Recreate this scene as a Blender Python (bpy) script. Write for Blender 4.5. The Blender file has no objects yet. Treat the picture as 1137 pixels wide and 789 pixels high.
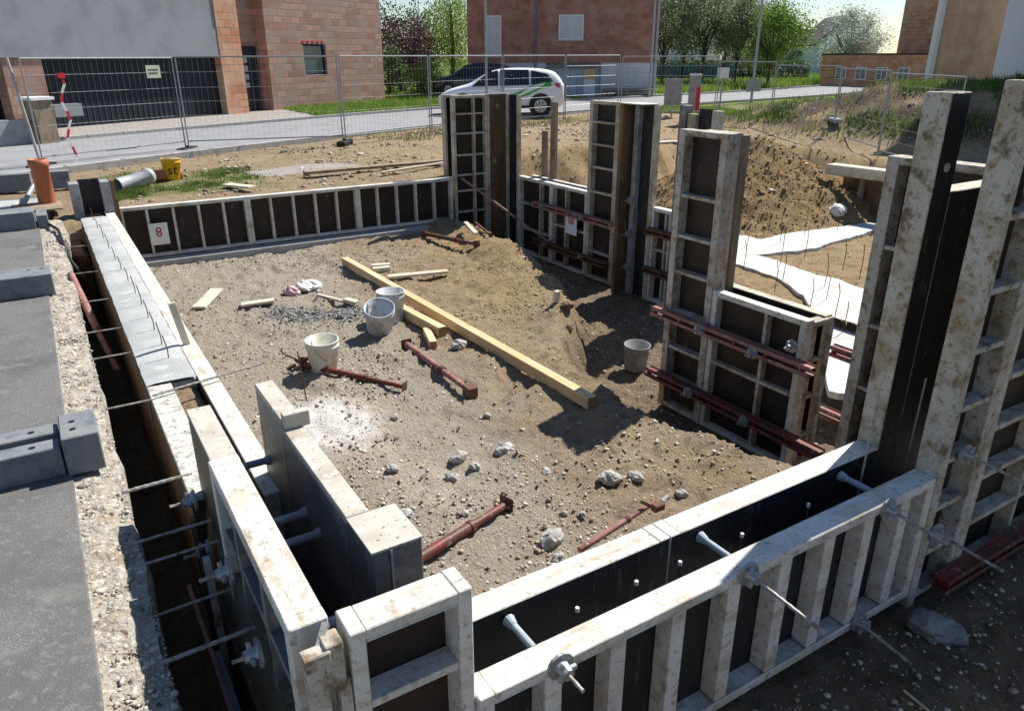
import bpy, math, random
import numpy as np
from mathutils import Vector, Matrix, Euler
random.seed(7)
RNG = np.random.default_rng(11)
S = bpy.context.scene
C = S.collection
PI = math.pi
R = math.radians

# ------------------------------------------------------------------ materials
def mat(name, base, layers=(), rough=0.85, bump=None, metallic=0.0, coord='world', spec=0.3, rough_n=None, attr=None):
    """layers: (scale, colour, lo, hi[, detail[, stretch]]) noise masks mixed over base."""
    m = bpy.data.materials.new(name); m.use_nodes = True
    nt = m.node_tree; N = nt.nodes; L = nt.links
    b = N['Principled BSDF']
    b.inputs['Roughness'].default_value = rough
    b.inputs['Metallic'].default_value = metallic
    b.inputs['Specular IOR Level'].default_value = spec
    if coord == 'world':
        g = N.new('ShaderNodeNewGeometry'); vec = g.outputs['Position']
    else:
        g = N.new('ShaderNodeTexCoord'); oi = N.new('ShaderNodeObjectInfo'); va = N.new('ShaderNodeVectorMath'); va.operation = 'ADD'
        L.new(g.outputs['Object'], va.inputs[0]); L.new(oi.outputs['Location'], va.inputs[1]); vec = va.outputs[0]
    rgb = N.new('ShaderNodeRGB'); rgb.outputs[0].default_value = (*base, 1); cur = rgb.outputs[0]
    if attr:
        a = N.new('ShaderNodeAttribute'); a.attribute_name = attr
        mx = N.new('ShaderNodeMix'); mx.data_type = 'RGBA'; mx.blend_type = 'MULTIPLY'; mx.inputs[0].default_value = 1
        L.new(cur, mx.inputs[6]); L.new(a.outputs['Color'], mx.inputs[7]); cur = mx.outputs[2]
    for ly in layers:
        sc, col, lo, hi = ly[:4]; det = ly[4] if len(ly) > 4 else 5
        v = vec
        if len(ly) > 5:
            mp = N.new('ShaderNodeMapping'); mp.inputs['Scale'].default_value = ly[5]; L.new(vec, mp.inputs['Vector']); v = mp.outputs[0]
        n = N.new('ShaderNodeTexNoise'); n.inputs['Scale'].default_value = sc; n.inputs['Detail'].default_value = det; n.inputs['Roughness'].default_value = .6
        L.new(v, n.inputs['Vector'])
        mr = N.new('ShaderNodeMapRange'); mr.inputs['From Min'].default_value = lo; mr.inputs['From Max'].default_value = hi
        L.new(n.outputs['Fac'], mr.inputs['Value'])
        mx = N.new('ShaderNodeMix'); mx.data_type = 'RGBA'
        L.new(mr.outputs[0], mx.inputs[0]); L.new(cur, mx.inputs[6]); mx.inputs[7].default_value = (*col, 1)
        cur = mx.outputs[2]
    L.new(cur, b.inputs['Base Color'])
    if bump:
        n = N.new('ShaderNodeTexNoise'); n.inputs['Scale'].default_value = bump[0]; n.inputs['Detail'].default_value = 6
        L.new(vec, n.inputs['Vector'])
        bp = N.new('ShaderNodeBump'); bp.inputs['Strength'].default_value = bump[1]; bp.inputs['Distance'].default_value = bump[2] if len(bump) > 2 else .01
        L.new(n.outputs['Fac'], bp.inputs['Height']); L.new(bp.outputs[0], b.inputs['Normal'])
    return m

def brick_mat(name, c1, c2, c3, mortar, bw=.5, bh=.25, gray=None):
    m = bpy.data.materials.new(name); m.use_nodes = True
    nt = m.node_tree; N = nt.nodes; L = nt.links; b = N['Principled BSDF']; b.inputs['Roughness'].default_value = .9
    tc = N.new('ShaderNodeTexCoord'); sx = N.new('ShaderNodeSeparateXYZ'); L.new(tc.outputs['Object'], sx.inputs[0])
    ad = N.new('ShaderNodeMath'); ad.operation = 'ADD'; L.new(sx.outputs[0], ad.inputs[0]); L.new(sx.outputs[1], ad.inputs[1])
    cb = N.new('ShaderNodeCombineXYZ'); L.new(ad.outputs[0], cb.inputs[0]); L.new(sx.outputs[2], cb.inputs[1])
    br = N.new('ShaderNodeTexBrick'); br.inputs['Scale'].default_value = 1; br.inputs['Brick Width'].default_value = bw; br.inputs['Row Height'].default_value = bh
    br.inputs['Mortar Size'].default_value = .016; br.inputs['Bias'].default_value = -.1
    br.inputs['Color1'].default_value = (*c1, 1); br.inputs['Color2'].default_value = (*c2, 1); br.inputs['Mortar'].default_value = (*mortar, 1)
    L.new(cb.outputs[0], br.inputs['Vector'])
    n = N.new('ShaderNodeTexNoise'); n.inputs['Scale'].default_value = 1.3; n.inputs['Detail'].default_value = 8; L.new(tc.outputs['Object'], n.inputs['Vector'])
    mr = N.new('ShaderNodeMapRange'); mr.inputs['From Min'].default_value = .45; mr.inputs['From Max'].default_value = .65; L.new(n.outputs[0], mr.inputs[0])
    mx = N.new('ShaderNodeMix'); mx.data_type = 'RGBA'; L.new(mr.outputs[0], mx.inputs[0]); L.new(br.outputs['Color'], mx.inputs[6]); mx.inputs[7].default_value = (*c3, 1)
    L.new(mx.outputs[2], b.inputs['Base Color'])
    bp = N.new('ShaderNodeBump'); bp.inputs['Strength'].default_value = .5; bp.inputs['Distance'].default_value = .02
    iv = N.new('ShaderNodeMath'); iv.operation = 'SUBTRACT'; iv.inputs[0].default_value = 1; L.new(br.outputs['Fac'], iv.inputs[1]); L.new(iv.outputs[0], bp.inputs['Height']); L.new(bp.outputs[0], b.inputs['Normal'])
    return m

M = {}
STREAK = [(12, (.42, .34, .24), .54, .70, 9, (.22, 1.2, .8)), (26, (.30, .26, .21), .60, .72, 9, (.3, 1.4, .9))]
DIRT = [(3.0, (.38, .32, .22), .44, .64), (22, (.24, .19, .13), .54, .68, 12)] + STREAK + [(11, (.28, .19, .11), .60, .72, 8), (90, (.16, .13, .10), .60, .70, 4)]
M['frame'] = mat('frame_paint', (.58, .53, .43), [(6, (.30, .23, .15), .50, .66, 10)] + DIRT, .7, (60, .35, .004), coord='object')
M['frame_clean'] = mat('frame_paint_light', (.68, .66, .60), [(4, (.54, .49, .40), .46, .66), (24, (.33, .28, .21), .56, .70, 12), (7, (.33, .26, .18), .60, .74, 11)] + STREAK + [(80, (.25, .22, .18), .60, .70, 4), (9, (.35, .25, .14), .64, .74, 8)], .65, (60, .3, .004), coord='object')
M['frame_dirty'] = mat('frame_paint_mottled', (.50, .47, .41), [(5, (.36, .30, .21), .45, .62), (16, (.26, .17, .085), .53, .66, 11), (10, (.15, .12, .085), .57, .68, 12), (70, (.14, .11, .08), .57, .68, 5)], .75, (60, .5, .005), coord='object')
M['frame_steel'] = mat('frame_grey_steel', (.36, .37, .37), [(5, (.22, .21, .19), .45, .65), (40, (.12, .10, .08), .60, .68, 3)], .55, (60, .3, .004), metallic=.2)
M['ply'] = mat('film_plywood', (.028, .019, .015), [(2.5, (.045, .029, .021), .45, .65), (9, (.12, .10, .09), .60, .76, 11, (1, 1, .5)), (30, (.022, .018, .015), .55, .65)], .55, (30, .2, .003))
M['ply_dark'] = mat('film_plywood_casting', (.018, .018, .020), [(2.5, (.030, .028, .028), .45, .65), (3, (.06, .06, .06), .60, .80, 8, (1, 1, .5)), (22, (.17, .165, .15), .60, .72, 11, (1, 1, .22)), (16, (.14, .13, .12), .63, .78, 8, (1, 1, .25))], .45, (30, .2, .003))
M['ply_brown'] = mat('weathered_plywood', (.20, .12, .06), [(3, (.10, .065, .04), .40, .60, 6, (1, 1, .3)), (12, (.32, .24, .16), .58, .72, 6, (1, 1, .3))], .8, (30, .3, .004))
M['topping'] = mat('splashed_board_top', (.58, .56, .50), [(18, (.36, .34, .30), .5, .6, 8), (50, (.15, .14, .12), .60, .66, 3)], .9, (50, .8, .008))
M['concrete'] = mat('fresh_concrete', (.43, .44, .425), [(2.2, (.33, .34, .335), .42, .62), (6, (.54, .54, .51), .58, .72), (70, (.28, .29, .28), .58, .66, 3)], .75, (35, .5, .006))
M['concrete_grey'] = mat('grey_concrete', (.33, .34, .34), [(2, (.24, .25, .255), .45, .65), (12, (.42, .42, .40), .6, .7)], .85, (30, .4, .006))
M['steel_panel'] = mat('grey_steel_corner', (.23, .235, .235), [(3, (.16, .16, .16), .42, .62), (7, (.38, .37, .34), .56, .72, 10), (20, (.42, .41, .38), .60, .72, 11, (1, 1, .25))], .5, (30, .2, .003), metallic=.3)
M['steel_top'] = mat('worn_steel_edge', (.52, .49, .42), [(4, (.40, .35, .27), .45, .66), (14, (.62, .60, .55), .58, .7), (50, (.15, .12, .09), .62, .68, 3)], .6, (40, .4, .004))
M['screed'] = mat('slab_bitumen', (.140, .136, .130), [(140, (.26, .255, .245), .55, .66, 2), (1.6, (.110, .107, .103), .42, .62, 9), (25, (.18, .177, .17), .55, .65), (2.3, (.24, .23, .21), .60, .74, 10)], .9, (150, .6, .006))
M['rough_conc'] = mat('rubble_concrete', (.36, .33, .275), [(5, (.24, .19, .13), .52, .66, 9), (9, (.30, .25, .18), .5, .62, 8), (40, (.54, .50, .44), .56, .62, 3), (30, (.16, .12, .08), .62, .68, 4)], .95, (45, 1, .02))
M['trench'] = mat('trench_earth', (.09, .07, .05), [(4, (.05, .04, .03), .45, .6)], .95, (15, 1, .03))
M['red'] = mat('red_steel', (.20, .032, .028), [(8, (.10, .05, .036), .40, .58, 10), (14, (.33, .27, .22), .60, .68, 9), (30, (.30, .22, .18), .60, .68, 4)], .55, (40, .3, .003))
M['pink'] = mat('weathered_red_steel', (.32, .15, .12), [(9, (.17, .07, .05), .5, .62), (30, (.45, .38, .33), .58, .68, 4)], .65, (40, .4, .003))
M['rust'] = mat('rusty_steel', (.15, .075, .045), [(12, (.08, .045, .035), .48, .6), (40, (.30, .20, .14), .62, .70)], .8, (60, .5, .004))
M['galv'] = mat('galvanised_steel', (.36, .375, .39), [(14, (.32, .33, .34), .5, .65)], .42, (60, .2, .002), metallic=.5)
M['sleeve'] = mat('grey_plastic_sleeve', (.33, .39, .44), [(20, (.5, .53, .55), .55, .65)], .6)
M['rod'] = mat('tie_rod_steel', (.38, .36, .33), [(25, (.22, .16, .11), .5, .65)], .6, (120, .8, .004), metallic=.3)
M['rebar'] = mat('rebar_rust', (.10, .065, .05), [(20, (.2, .11, .06), .5, .65)], .85)
M['timber'] = mat('fresh_timber', (.66, .52, .31), [(1.6, (.52, .42, .28), .52, .66, 8), (30, (.54, .38, .19), .50, .62, 4, (1, .05, 1)), (7, (.30, .20, .11), .68, .74, 2), (4, (.58, .42, .22), .48, .62, 6, (1, .12, 1)), (30, (.45, .28, .12), .64, .72)], .75, (60, .2, .002))
M['timber_end'] = mat('timber_end_grain', (.36, .20, .10), [(30, (.25, .13, .06), .5, .6)], .85)
M['board'] = mat('pale_board', (.62, .55, .43), [(6, (.48, .40, .28), .5, .65)], .8, (60, .3, .003))
M['old_wood'] = mat('weathered_wood', (.30, .23, .16), [(5, (.20, .15, .10), .45, .6, 6, (1, 1, .3)), (20, (.42, .36, .28), .6, .7)], .85, (60, .4, .004))
M['bucket_white'] = mat('milky_plastic', (.66, .66, .58), [(9, (.50, .48, .38), .5, .65), (25, (.35, .32, .26), .62, .7)], .5)
M['bucket_grey'] = mat('cement_smeared_plastic', (.50, .53, .56), [(8, (.30, .31, .33), .5, .62), (20, (.68, .68, .66), .58, .66)], .6)
M['bucket_dark'] = mat('grey_bucket_plastic', (.22, .22, .215), [(8, (.30, .30, .29), .5, .62)], .6)
M['yellow'] = mat('yellow_plastic', (.78, .42, .02), [(12, (.60, .33, .04), .55, .7)], .45)
M['black'] = mat('black_plastic', (.015, .015, .017), rough=.5)
M['terracotta'] = mat('orange_drain_pipe', (.46, .15, .07), [(10, (.36, .13, .07), .5, .65)], .55)
M['grey_pipe'] = mat('grey_drain_pipe', (.42, .43, .44), [(10, (.34, .35, .36), .5, .65)], .5)
M['block'] = mat('grey_shutter_block', (.19, .205, .215), [(3, (.25, .25, .24), .55, .7, 9), (10, (.13, .145, .155), .5, .65), (50, (.30, .32, .33), .62, .7)], .9, (70, .5, .004))
M['white'] = mat('white_sheet', (.78, .78, .76), rough=.7)
M['fleece'] = mat('white_fleece', (.60, .60, .59), [(1.6, (.47, .45, .41), .46, .64, 9), (6, (.40, .32, .22), .57, .68, 11), (40, (.55, .53, .5), .55, .66)], .9, (10, .4, .02))
M['lime'] = mat('lime_powder', (.62, .60, .55), [(8, (.40, .35, .27), .52, .62, 8), (40, (.75, .74, .70), .55, .65)], .95, (60, .8, .01))
M['rock'] = mat('pale_rock', (.42, .41, .38), [(14, (.28, .26, .23), .48, .62), (50, (.58, .57, .54), .6, .7)], .95, (50, .6, .008))
M['plastic_bag'] = mat('white_plastic_bag', (.72, .70, .66), [(20, (.55, .50, .44), .55, .7)], .4)
M['pink_bag'] = mat('pink_plastic_bag', (.66, .42, .40), [(20, (.6, .5, .47), .55, .7)], .4)
M['asphalt'] = mat('asphalt', (.265, .268, .275), [(3, (.33, .32, .30), .56, .72, 9), (1.2, (.22, .223, .23), .45, .65), (90, (.30, .30, .31), .58, .66, 2)], .9, (120, .4, .004))
M['kerb'] = mat('kerb_stone', (.42, .41, .39), [(8, (.32, .31, .29), .5, .65)], .9)
M['drive'] = mat('gravel_drive', (.34, .31, .28), [(20, (.24, .21, .19), .5, .6), (60, (.50, .47, .44), .58, .65)], .95, (60, 1, .02))
M['render'] = mat('grey_render', (.58, .60, .63), [(1.5, (.50, .52, .55), .45, .65)], .9)
M['render_band'] = mat('grey_concrete_band', (.30, .32, .335), [(1.2, (.24, .255, .27), .45, .65, 9)], .9)
M['render_dark'] = mat('dark_grey_render', (.19, .20, .215), [(1.5, (.16, .17, .18), .45, .65)], .9)
M['garage'] = mat('dark_garage_panel', (.014, .020, .030), rough=.5)
M['garage_grey'] = mat('grey_garage_panel', (.50, .56, .66), rough=.6)
M['brick_pink'] = brick_mat('pink_block_brick', (.47, .27, .20), (.29, .14, .10), (.33, .24, .20), (.22, .17, .14))
M['brick_orange'] = brick_mat('orange_block_brick', (.62, .31, .18), (.46, .19, .10), (.58, .38, .26), (.26, .18, .13))
M['brick_red'] = brick_mat('red_block_brick', (.42, .18, .125), (.27, .10, .07), (.42, .24, .18), (.25, .17, .14))
M['wall_white'] = mat('white_render', (.74, .75, .78), rough=.9)
M['wall_green'] = mat('pale_green_render', (.56, .62, .58), rough=.9)
M['wall_blue'] = mat('pale_blue_render', (.42, .56, .60), rough=.9)
M['wall_pinkish'] = brick_mat('salmon_block', (.56, .33, .24), (.50, .27, .18), (.60, .40, .30), (.45, .32, .26))
M['roof_dark'] = mat('dark_roof_tile', (.075, .06, .06), [(8, (.05, .04, .04), .5, .6)], .8)
M['roof_red'] = mat('red_roof_tile', (.25, .09, .06), [(8, (.18, .06, .04), .5, .6)], .8)
M['glass'] = mat('window_glass', (.05, .09, .13), rough=.08, spec=.8)
M['car_glass'] = mat('car_window_glass', (.012, .018, .026), rough=.12, spec=.6)
M['bark'] = mat('tree_bark', (.10, .075, .055), [(20, (.06, .045, .035), .5, .6)], .95)
M['carwhite'] = mat('white_car_paint', (.82, .84, .86), rough=.3, spec=.5)
M['cardark'] = mat('dark_car_paint', (.018, .020, .026), rough=.22, spec=.6)
M['cargreen'] = mat('green_car_stripe', (.05, .42, .04), rough=.35)
M['tyre'] = mat('tyre_rubber', (.018, .018, .018), rough=.85)
M['rim'] = mat('alloy_rim', (.42, .43, .44), rough=.35, metallic=.6)
M['lamp_red'] = mat('red_tail_lamp', (.45, .06, .10), rough=.3)
M['tape_red'] = mat('red_barrier_tape', (.60, .03, .05), rough=.6)
M['sign_green'] = mat('pale_green_plate', (.60, .66, .50), rough=.6)
M['sign_grey'] = mat('grey_sign_back', (.34, .34, .33), [(6, (.28, .28, .27), .5, .6)], .7)
M['sign_yellow'] = mat('yellow_sign', (.62, .42, .20), rough=.6)
M['red_mark'] = mat('red_print', (.42, .05, .05), rough=.7)
M['dark_mark'] = mat('dark_print', (.07, .03, .03), rough=.7)
M['pvc_blue'] = mat('blue_plastic', (.06, .12, .20), rough=.6)

def leaf_mat(name, a, b, sc=.8, trans=.35):
    m = bpy.data.materials.new(name); m.use_nodes = True
    nt = m.node_tree; N = nt.nodes; L = nt.links; bs = N['Principled BSDF']; bs.inputs['Roughness'].default_value = .6
    g = N.new('ShaderNodeNewGeometry'); n = N.new('ShaderNodeTexNoise'); n.inputs['Scale'].default_value = sc; n.inputs['Detail'].default_value = 8
    L.new(g.outputs['Position'], n.inputs['Vector'])
    mr = N.new('ShaderNodeMapRange'); mr.inputs['From Min'].default_value = .35; mr.inputs['From Max'].default_value = .65; L.new(n.outputs[0], mr.inputs[0])
    mx = N.new('ShaderNodeMix'); mx.data_type = 'RGBA'; mx.inputs[6].default_value = (*a, 1); mx.inputs[7].default_value = (*b, 1); L.new(mr.outputs[0], mx.inputs[0])
    L.new(mx.outputs[2], bs.inputs['Base Color'])
    t = N.new('ShaderNodeBsdfTranslucent'); L.new(mx.outputs[2], t.inputs['Color']); ms = N.new('ShaderNodeMixShader'); ms.inputs[0].default_value = trans
    L.new(bs.outputs[0], ms.inputs[1]); L.new(t.outputs[0], ms.inputs[2]); L.new(ms.outputs[0], N['Material Output'].inputs['Surface'])
    return m
M['leaf'] = leaf_mat('orchard_leaves', (.10, .15, .05), (.30, .33, .19), 5)
M['leaf_dark'] = leaf_mat('hedge_leaves', (.03, .06, .015), (.08, .14, .03), 3)
M['leaf_purple'] = leaf_mat('purple_leaves', (.05, .022, .03), (.11, .05, .055), 4)
M['leaf_willow'] = leaf_mat('willow_leaves', (.17, .26, .03), (.33, .42, .06), 2)
M['leaf_bright'] = leaf_mat('fresh_leaves', (.09, .18, .02), (.20, .32, .05), 3)
M['blossom'] = leaf_mat('white_blossom', (.55, .58, .52), (.35, .42, .30), 6)
M['grass'] = leaf_mat('grass_blades', (.10, .20, .02), (.26, .38, .06), 1.5)
M['weeds'] = leaf_mat('weed_leaves', (.05, .10, .015), (.18, .26, .05), 1.2)
M['drygrass'] = leaf_mat('dry_grass', (.16, .17, .06), (.28, .25, .12), 1.5)

# ------------------------------------------------------------------ mesh builder
class MB:
    def __init__(s): s.v = []; s.f = []; s.mi = []
    def quadbox(s, P, mi=0):
        o = len(s.v); s.v += [tuple(p) for p in P]
        for f in ((0, 3, 2, 1), (4, 5, 6, 7), (0, 1, 5, 4), (1, 2, 6, 5), (2, 3, 7, 6), (3, 0, 4, 7)):
            s.f.append(tuple(o + i for i in f)); s.mi.append(mi)
        return s
    def box(s, x0, y0, z0, x1, y1, z1, mi=0):
        return s.quadbox([(x0, y0, z0), (x1, y0, z0), (x1, y1, z0), (x0, y1, z0), (x0, y0, z1), (x1, y0, z1), (x1, y1, z1), (x0, y1, z1)], mi)
    def bar(s, a, b, w, h, up=(0, 0, 1), mi=0):
        a = Vector(a); b = Vector(b); d = (b - a).normalized(); u = Vector(up)
        if abs(d.dot(u)) > .98: u = Vector((1, 0, 0))
        sd = d.cross(u).normalized(); u = sd.cross(d).normalized(); P = []
        for e in (a, b):
            for (i, j) in ((-1, -1), (1, -1), (1, 1), (-1, 1)): P.append(e + sd * (i * w / 2) + u * (j * h / 2))
        return s.quadbox(P, mi)
    def tube(s, pts, r, n=8, cap=True, mi=0):
        pts = [Vector(p) for p in pts]; rs = r if isinstance(r, (list, tuple)) else [r] * len(pts)
        o = len(s.v)
        for i, p in enumerate(pts):
            d = (pts[min(i + 1, len(pts) - 1)] - pts[max(i - 1, 0)]).normalized()
            u = Vector((0, 0, 1)) if abs(d.z) < .9 else Vector((1, 0, 0))
            a = d.cross(u).normalized(); b = d.cross(a).normalized()
            for k in range(n):
                t = 2 * PI * k / n; s.v.append(tuple(p + (a * math.cos(t) + b * math.sin(t)) * rs[i]))
        for i in range(len(pts) - 1):
            for k in range(n):
                k2 = (k + 1) % n; s.f.append((o + i * n + k, o + i * n + k2, o + (i + 1) * n + k2, o + (i + 1) * n + k)); s.mi.append(mi)
        if cap:
            s.f.append(tuple(o + k for k in range(n))); s.mi.append(mi)
            s.f.append(tuple(o + (len(pts) - 1) * n + k for k in reversed(range(n)))); s.mi.append(mi)
        return s
    def lathe(s, prof, n=20, c=(0, 0), mi=0):
        o = len(s.v)
        for (r, z) in prof:
            for k in range(n):
                t = 2 * PI * k / n; s.v.append((c[0] + r * math.cos(t), c[1] + r * math.sin(t), z))
        for i in range(len(prof) - 1):
            for k in range(n):
                k2 = (k + 1) % n; s.f.append((o + i * n + k, o + i * n + k2, o + (i + 1) * n + k2, o + (i + 1) * n + k)); s.mi.append(mi)
        return s
    def poly(s, pts, mi=0):
        o = len(s.v); s.v += [tuple(p) if len(p) == 3 else (p[0], p[1], 0) for p in pts]; s.f.append(tuple(range(o, o + len(pts)))); s.mi.append(mi); return s
    def prism(s, pts, z0, z1, mi=0):
        o = len(s.v); n = len(pts)
        s.v += [(p[0], p[1], z0) for p in pts] + [(p[0], p[1], z1) for p in pts]
        s.f.append(tuple(o + i for i in reversed(range(n)))); s.f.append(tuple(o + n + i for i in range(n))); s.mi += [mi, mi]
        for i in range(n): j = (i + 1) % n; s.f.append((o + i, o + j, o + n + j, o + n + i)); s.mi.append(mi)
        return s
    def mesh(s, name):
        me = bpy.data.meshes.new(name); me.from_pydata(s.v, [], s.f); me.polygons.foreach_set('material_index', s.mi); me.update(); return me

def obj(name, mb, m, parent=None, bevel=0, smooth=False, label=None, loc=None, rot=None):
    me = mb.mesh(name) if isinstance(mb, MB) else mb
    for mm in (m if isinstance(m, (list, tuple)) else [m]): me.materials.append(M[mm] if isinstance(mm, str) else mm)
    if smooth: me.polygons.foreach_set('use_smooth', [True] * len(me.polygons))
    o = bpy.data.objects.new(name, me); C.objects.link(o)
    if parent: o.parent = parent
    if loc: o.location = loc
    if rot: o.rotation_euler = rot
    if bevel:
        b = o.modifiers.new('edge', 'BEVEL'); b.width = bevel; b.segments = 1; b.limit_method = 'ANGLE'
    if label: o['label'] = label
    return o
def tag(o, label, cat, group=None):
    o['label'] = label; o['category'] = cat
    if group: o['group'] = group
    return o
def thing(name, label, cat, loc=(0, 0, 0), rotz=0, group=None, rot=None):
    o = bpy.data.objects.new(name, None); C.objects.link(o); o.location = loc; o.rotation_euler = rot or (0, 0, rotz); o.empty_display_size = .1
    return tag(o, label, cat, group)
def struct(o, kind='structure'): o['kind'] = kind; return o

# ------------------------------------------------------------------ numpy noise
def vnoise(x, y, seed=0):
    xi = np.floor(x).astype(np.int64); yi = np.floor(y).astype(np.int64); fx = x - xi; fy = y - yi
    fx = fx * fx * (3 - 2 * fx); fy = fy * fy * (3 - 2 * fy)
    def h(a, b):
        n = (a * 374761393 + b * 668265263 + seed * 974634777) & 0xffffffff
        n = ((n ^ (n >> 13)) * 1274126177) & 0xffffffff
        return ((n ^ (n >> 16)) & 0xffff) / 65535.0
    return (h(xi, yi) * (1 - fx) + h(xi + 1, yi) * fx) * (1 - fy) + (h(xi, yi + 1) * (1 - fx) + h(xi + 1, yi + 1) * fx) * fy
def fbm(x, y, sc, octv=4, seed=0, gain=.5):
    s = 0; a = 1; t = 0
    for i in range(octv):
        s = s + a * (vnoise(x * sc * 2 ** i, y * sc * 2 ** i, seed + i * 17) - .5); t += a; a *= gain
    return s / t * 2
def sst(x, a, b):
    t = np.clip((x - a) / (b - a), 0, 1); return t * t * (3 - 2 * t)
RIDGE = [(22.0, 19.0, 0.1), (22.4, 16.2, .9), (23.2, 13.6, 1.5), (24.0, 9.0, 1.75), (22.5, 2.0, 1.9), (20, -6, 1.9)]
def ridge(x, y):
    best = np.zeros_like(x)
    for (ax, ay, az), (bx, by, bz) in zip(RIDGE, RIDGE[1:]):
        dx, dy = bx - ax, by - ay; t = np.clip(((x - ax) * dx + (y - ay) * dy) / (dx * dx + dy * dy), 0, 1)
        d = np.hypot(x - ax - t * dx, y - ay - t * dy); z = az + t * (bz - az)
        best = np.maximum(best, z * sst(1 - d / 5.2, 0, .85))
    return best
def trench_edge(y):   # x of the soft edge of the dug strip in front of the mid wall and the box
    return np.interp(y, [2.0, 3.3, 4.0, 5.0, 6.0, 6.7, 7.4, 8.2, 9.0, 10.0, 11.0, 12.2], [4.5, 4.25, 4.15, 4.15, 4.4, 4.95, 5.55, 5.75, 5.95, 6.25, 6.4, 6.3])
def H(x, y):
    x = np.asarray(x, float); y = np.asarray(y, float)
    n1 = fbm(x, y, 1.1, 4, 3); n2 = fbm(x, y, 6, 4, 9); n3 = fbm(x, y, 24, 3, 5)
    near = np.exp(-((x - 4) ** 2 + (y - 7) ** 2) / 160.)
    z = -.05 + .05 * fbm(x, y, .25, 3, 1) + near * (.04 * n1 + .03 * n2 + .012 * n3)
    z = z - .28 * sst(x, 12, 16) * (1 - sst(y - .4 * (x - 15), 16.5, 19.5)) * (1 - sst(x, 29, 34))
    z = z + ridge(x, y) * (1 + .12 * fbm(x, y, 1.2, 4, 21)) + .10 * sst(ridge(x, y), .1, .5) * fbm(x, y, 3, 4, 31)
    # dug area beyond the mid wall
    wob = .8 * fbm(x, y, .7, 3, 13)
    E = sst(x, 7.62, 7.70) * (1 - sst(x + wob, 16.3, 17.6)) * (1 - sst(y + wob - .25 * (x - 8), 13.6, 14.6))
    ze = -1.05 + .04 * n1 + .02 * n2
    cone = 1.45 - .52 * np.hypot((x - 13.2) * .90, (y - 11.2) * 1.0) + .12 * n1 + .08 * n2 + .03 * n3
    cone2 = .35 - .42 * np.hypot(x - 9.9, y - 10.3) + .10 * n1 + .08 * n2 + .04 * n3
    ze = ze + np.maximum(0, cone) + np.maximum(0, cone2) * (1 - (cone > 0))
    # drop of the dug area towards the room opening
    z = z * (1 - E) + ze * E
    # pit inside the room
    inside = sst(x, .60, .64) * (1 - sst(x, 7.64, 7.66)) * sst(y, 1.86, 1.9) * (1 - sst(y, 12.16, 12.2))
    zi = -.86 + .035 * n1 + .035 * n2 + .030 * n3
    zi = zi - .030 * sst(vnoise(x * 3.1 + 40, y * 2.2, 5) - .25 * vnoise(x * 9, y * 9, 8), .50, .62) + .022 * sst(vnoise(x * 2.3, y * 3.3 + 9, 15), .6, .8)
    te = trench_edge(y) + .12 * n1 + .09 * n2 + .05 * fbm(x, y, 3, 3, 41)
    d = te - x
    zi = zi + .13 * np.exp(-((d - .45) / .4) ** 2) * sst(y, 6.5, 8.5) + .05 * np.exp(-((d - .2) / .25) ** 2)
    zi = zi + .16 * np.exp(-((x - 5.55) ** 2 + (y - 9.3) ** 2 * .5) / .35) + .12 * np.exp(-((x - 4.9) ** 2 + (y - 6.85) ** 2) / .10)
    zi = zi - .54 * (1 - sst(d, -.38, .20)) * sst(y, 2.1, 2.7)
    z = z * (1 - inside) + zi * inside
    # dug ground in front of the near wall
    fr = sst(x, .30, .33) * (1 - sst(y, 1.80, 1.88)) * (1 - sst(x, 12, 14)) * sst(y, -6, -4)
    z = z * (1 - fr) + (-.80 - .22 * (1 - sst(y, .5, 1.3)) + .04 * n1 + .04 * n2 + .025 * n3) * fr
    # narrow trench beside the slab
    tr = sst(x, -.03, .0) * (1 - sst(x, .30, .33)) * (1 - sst(y, 10.6, 11.6))
    z = z * (1 - tr) + (-1.22 + .12 * n1 + .09 * n2 + .05 * n3) * tr
    sl = (1 - sst(x, -.06, -.03)) * (1 - sst(y, 13.6, 13.8)) * sst(x, -14, -13.5)
    z = z * (1 - sl) - .25 * sl
    # gap between the two skins of the back and mid walls
    return z
def h1(x, y): return float(H(np.array([x]), np.array([y]))[0])

# ------------------------------------------------------------------ ground sheet
def lines(segs):
    out = []
    for a, b, st in segs: out.append(np.arange(a, b, st))
    out.append(np.array([segs[-1][1]])); return np.concatenate(out)
gx = np.concatenate([-np.geomspace(500, 16, 22), lines([(-15, -1, 1.0), (-1, -.1, .1), (-.1, .8, .03), (.8, 7.8, .04), (7.8, 17, .09), (17, 30, .25), (30, 100, 1.5)]), np.geomspace(110, 700, 12)])
gy = np.concatenate([-np.geomspace(300, 8, 12), lines([(-7, 0, .4), (0, 1.8, .05), (1.8, 12.4, .04), (12.4, 20, .09), (20, 34, .3), (34, 100, 1.5)]), np.geomspace(110, 700, 12)])
GX, GY = np.meshgrid(gx, gy); GZ = H(GX, GY)
nx, ny = len(gx), len(gy)
me = bpy.data.meshes.new('ground')
me.vertices.add(nx * ny); me.vertices.foreach_set('co', np.stack([GX, GY, GZ], -1).ravel())
idx = np.arange(nx * ny).reshape(ny, nx)
q = np.stack([idx[:-1, :-1], idx[:-1, 1:], idx[1:, 1:], idx[1:, :-1]], -1).reshape(-1, 4)
me.loops.add(q.size); me.loops.foreach_set('vertex_index', q.ravel()); me.polygons.add(len(q)); me.polygons.foreach_set('loop_start', np.arange(0, q.size, 4)); me.update()
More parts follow.
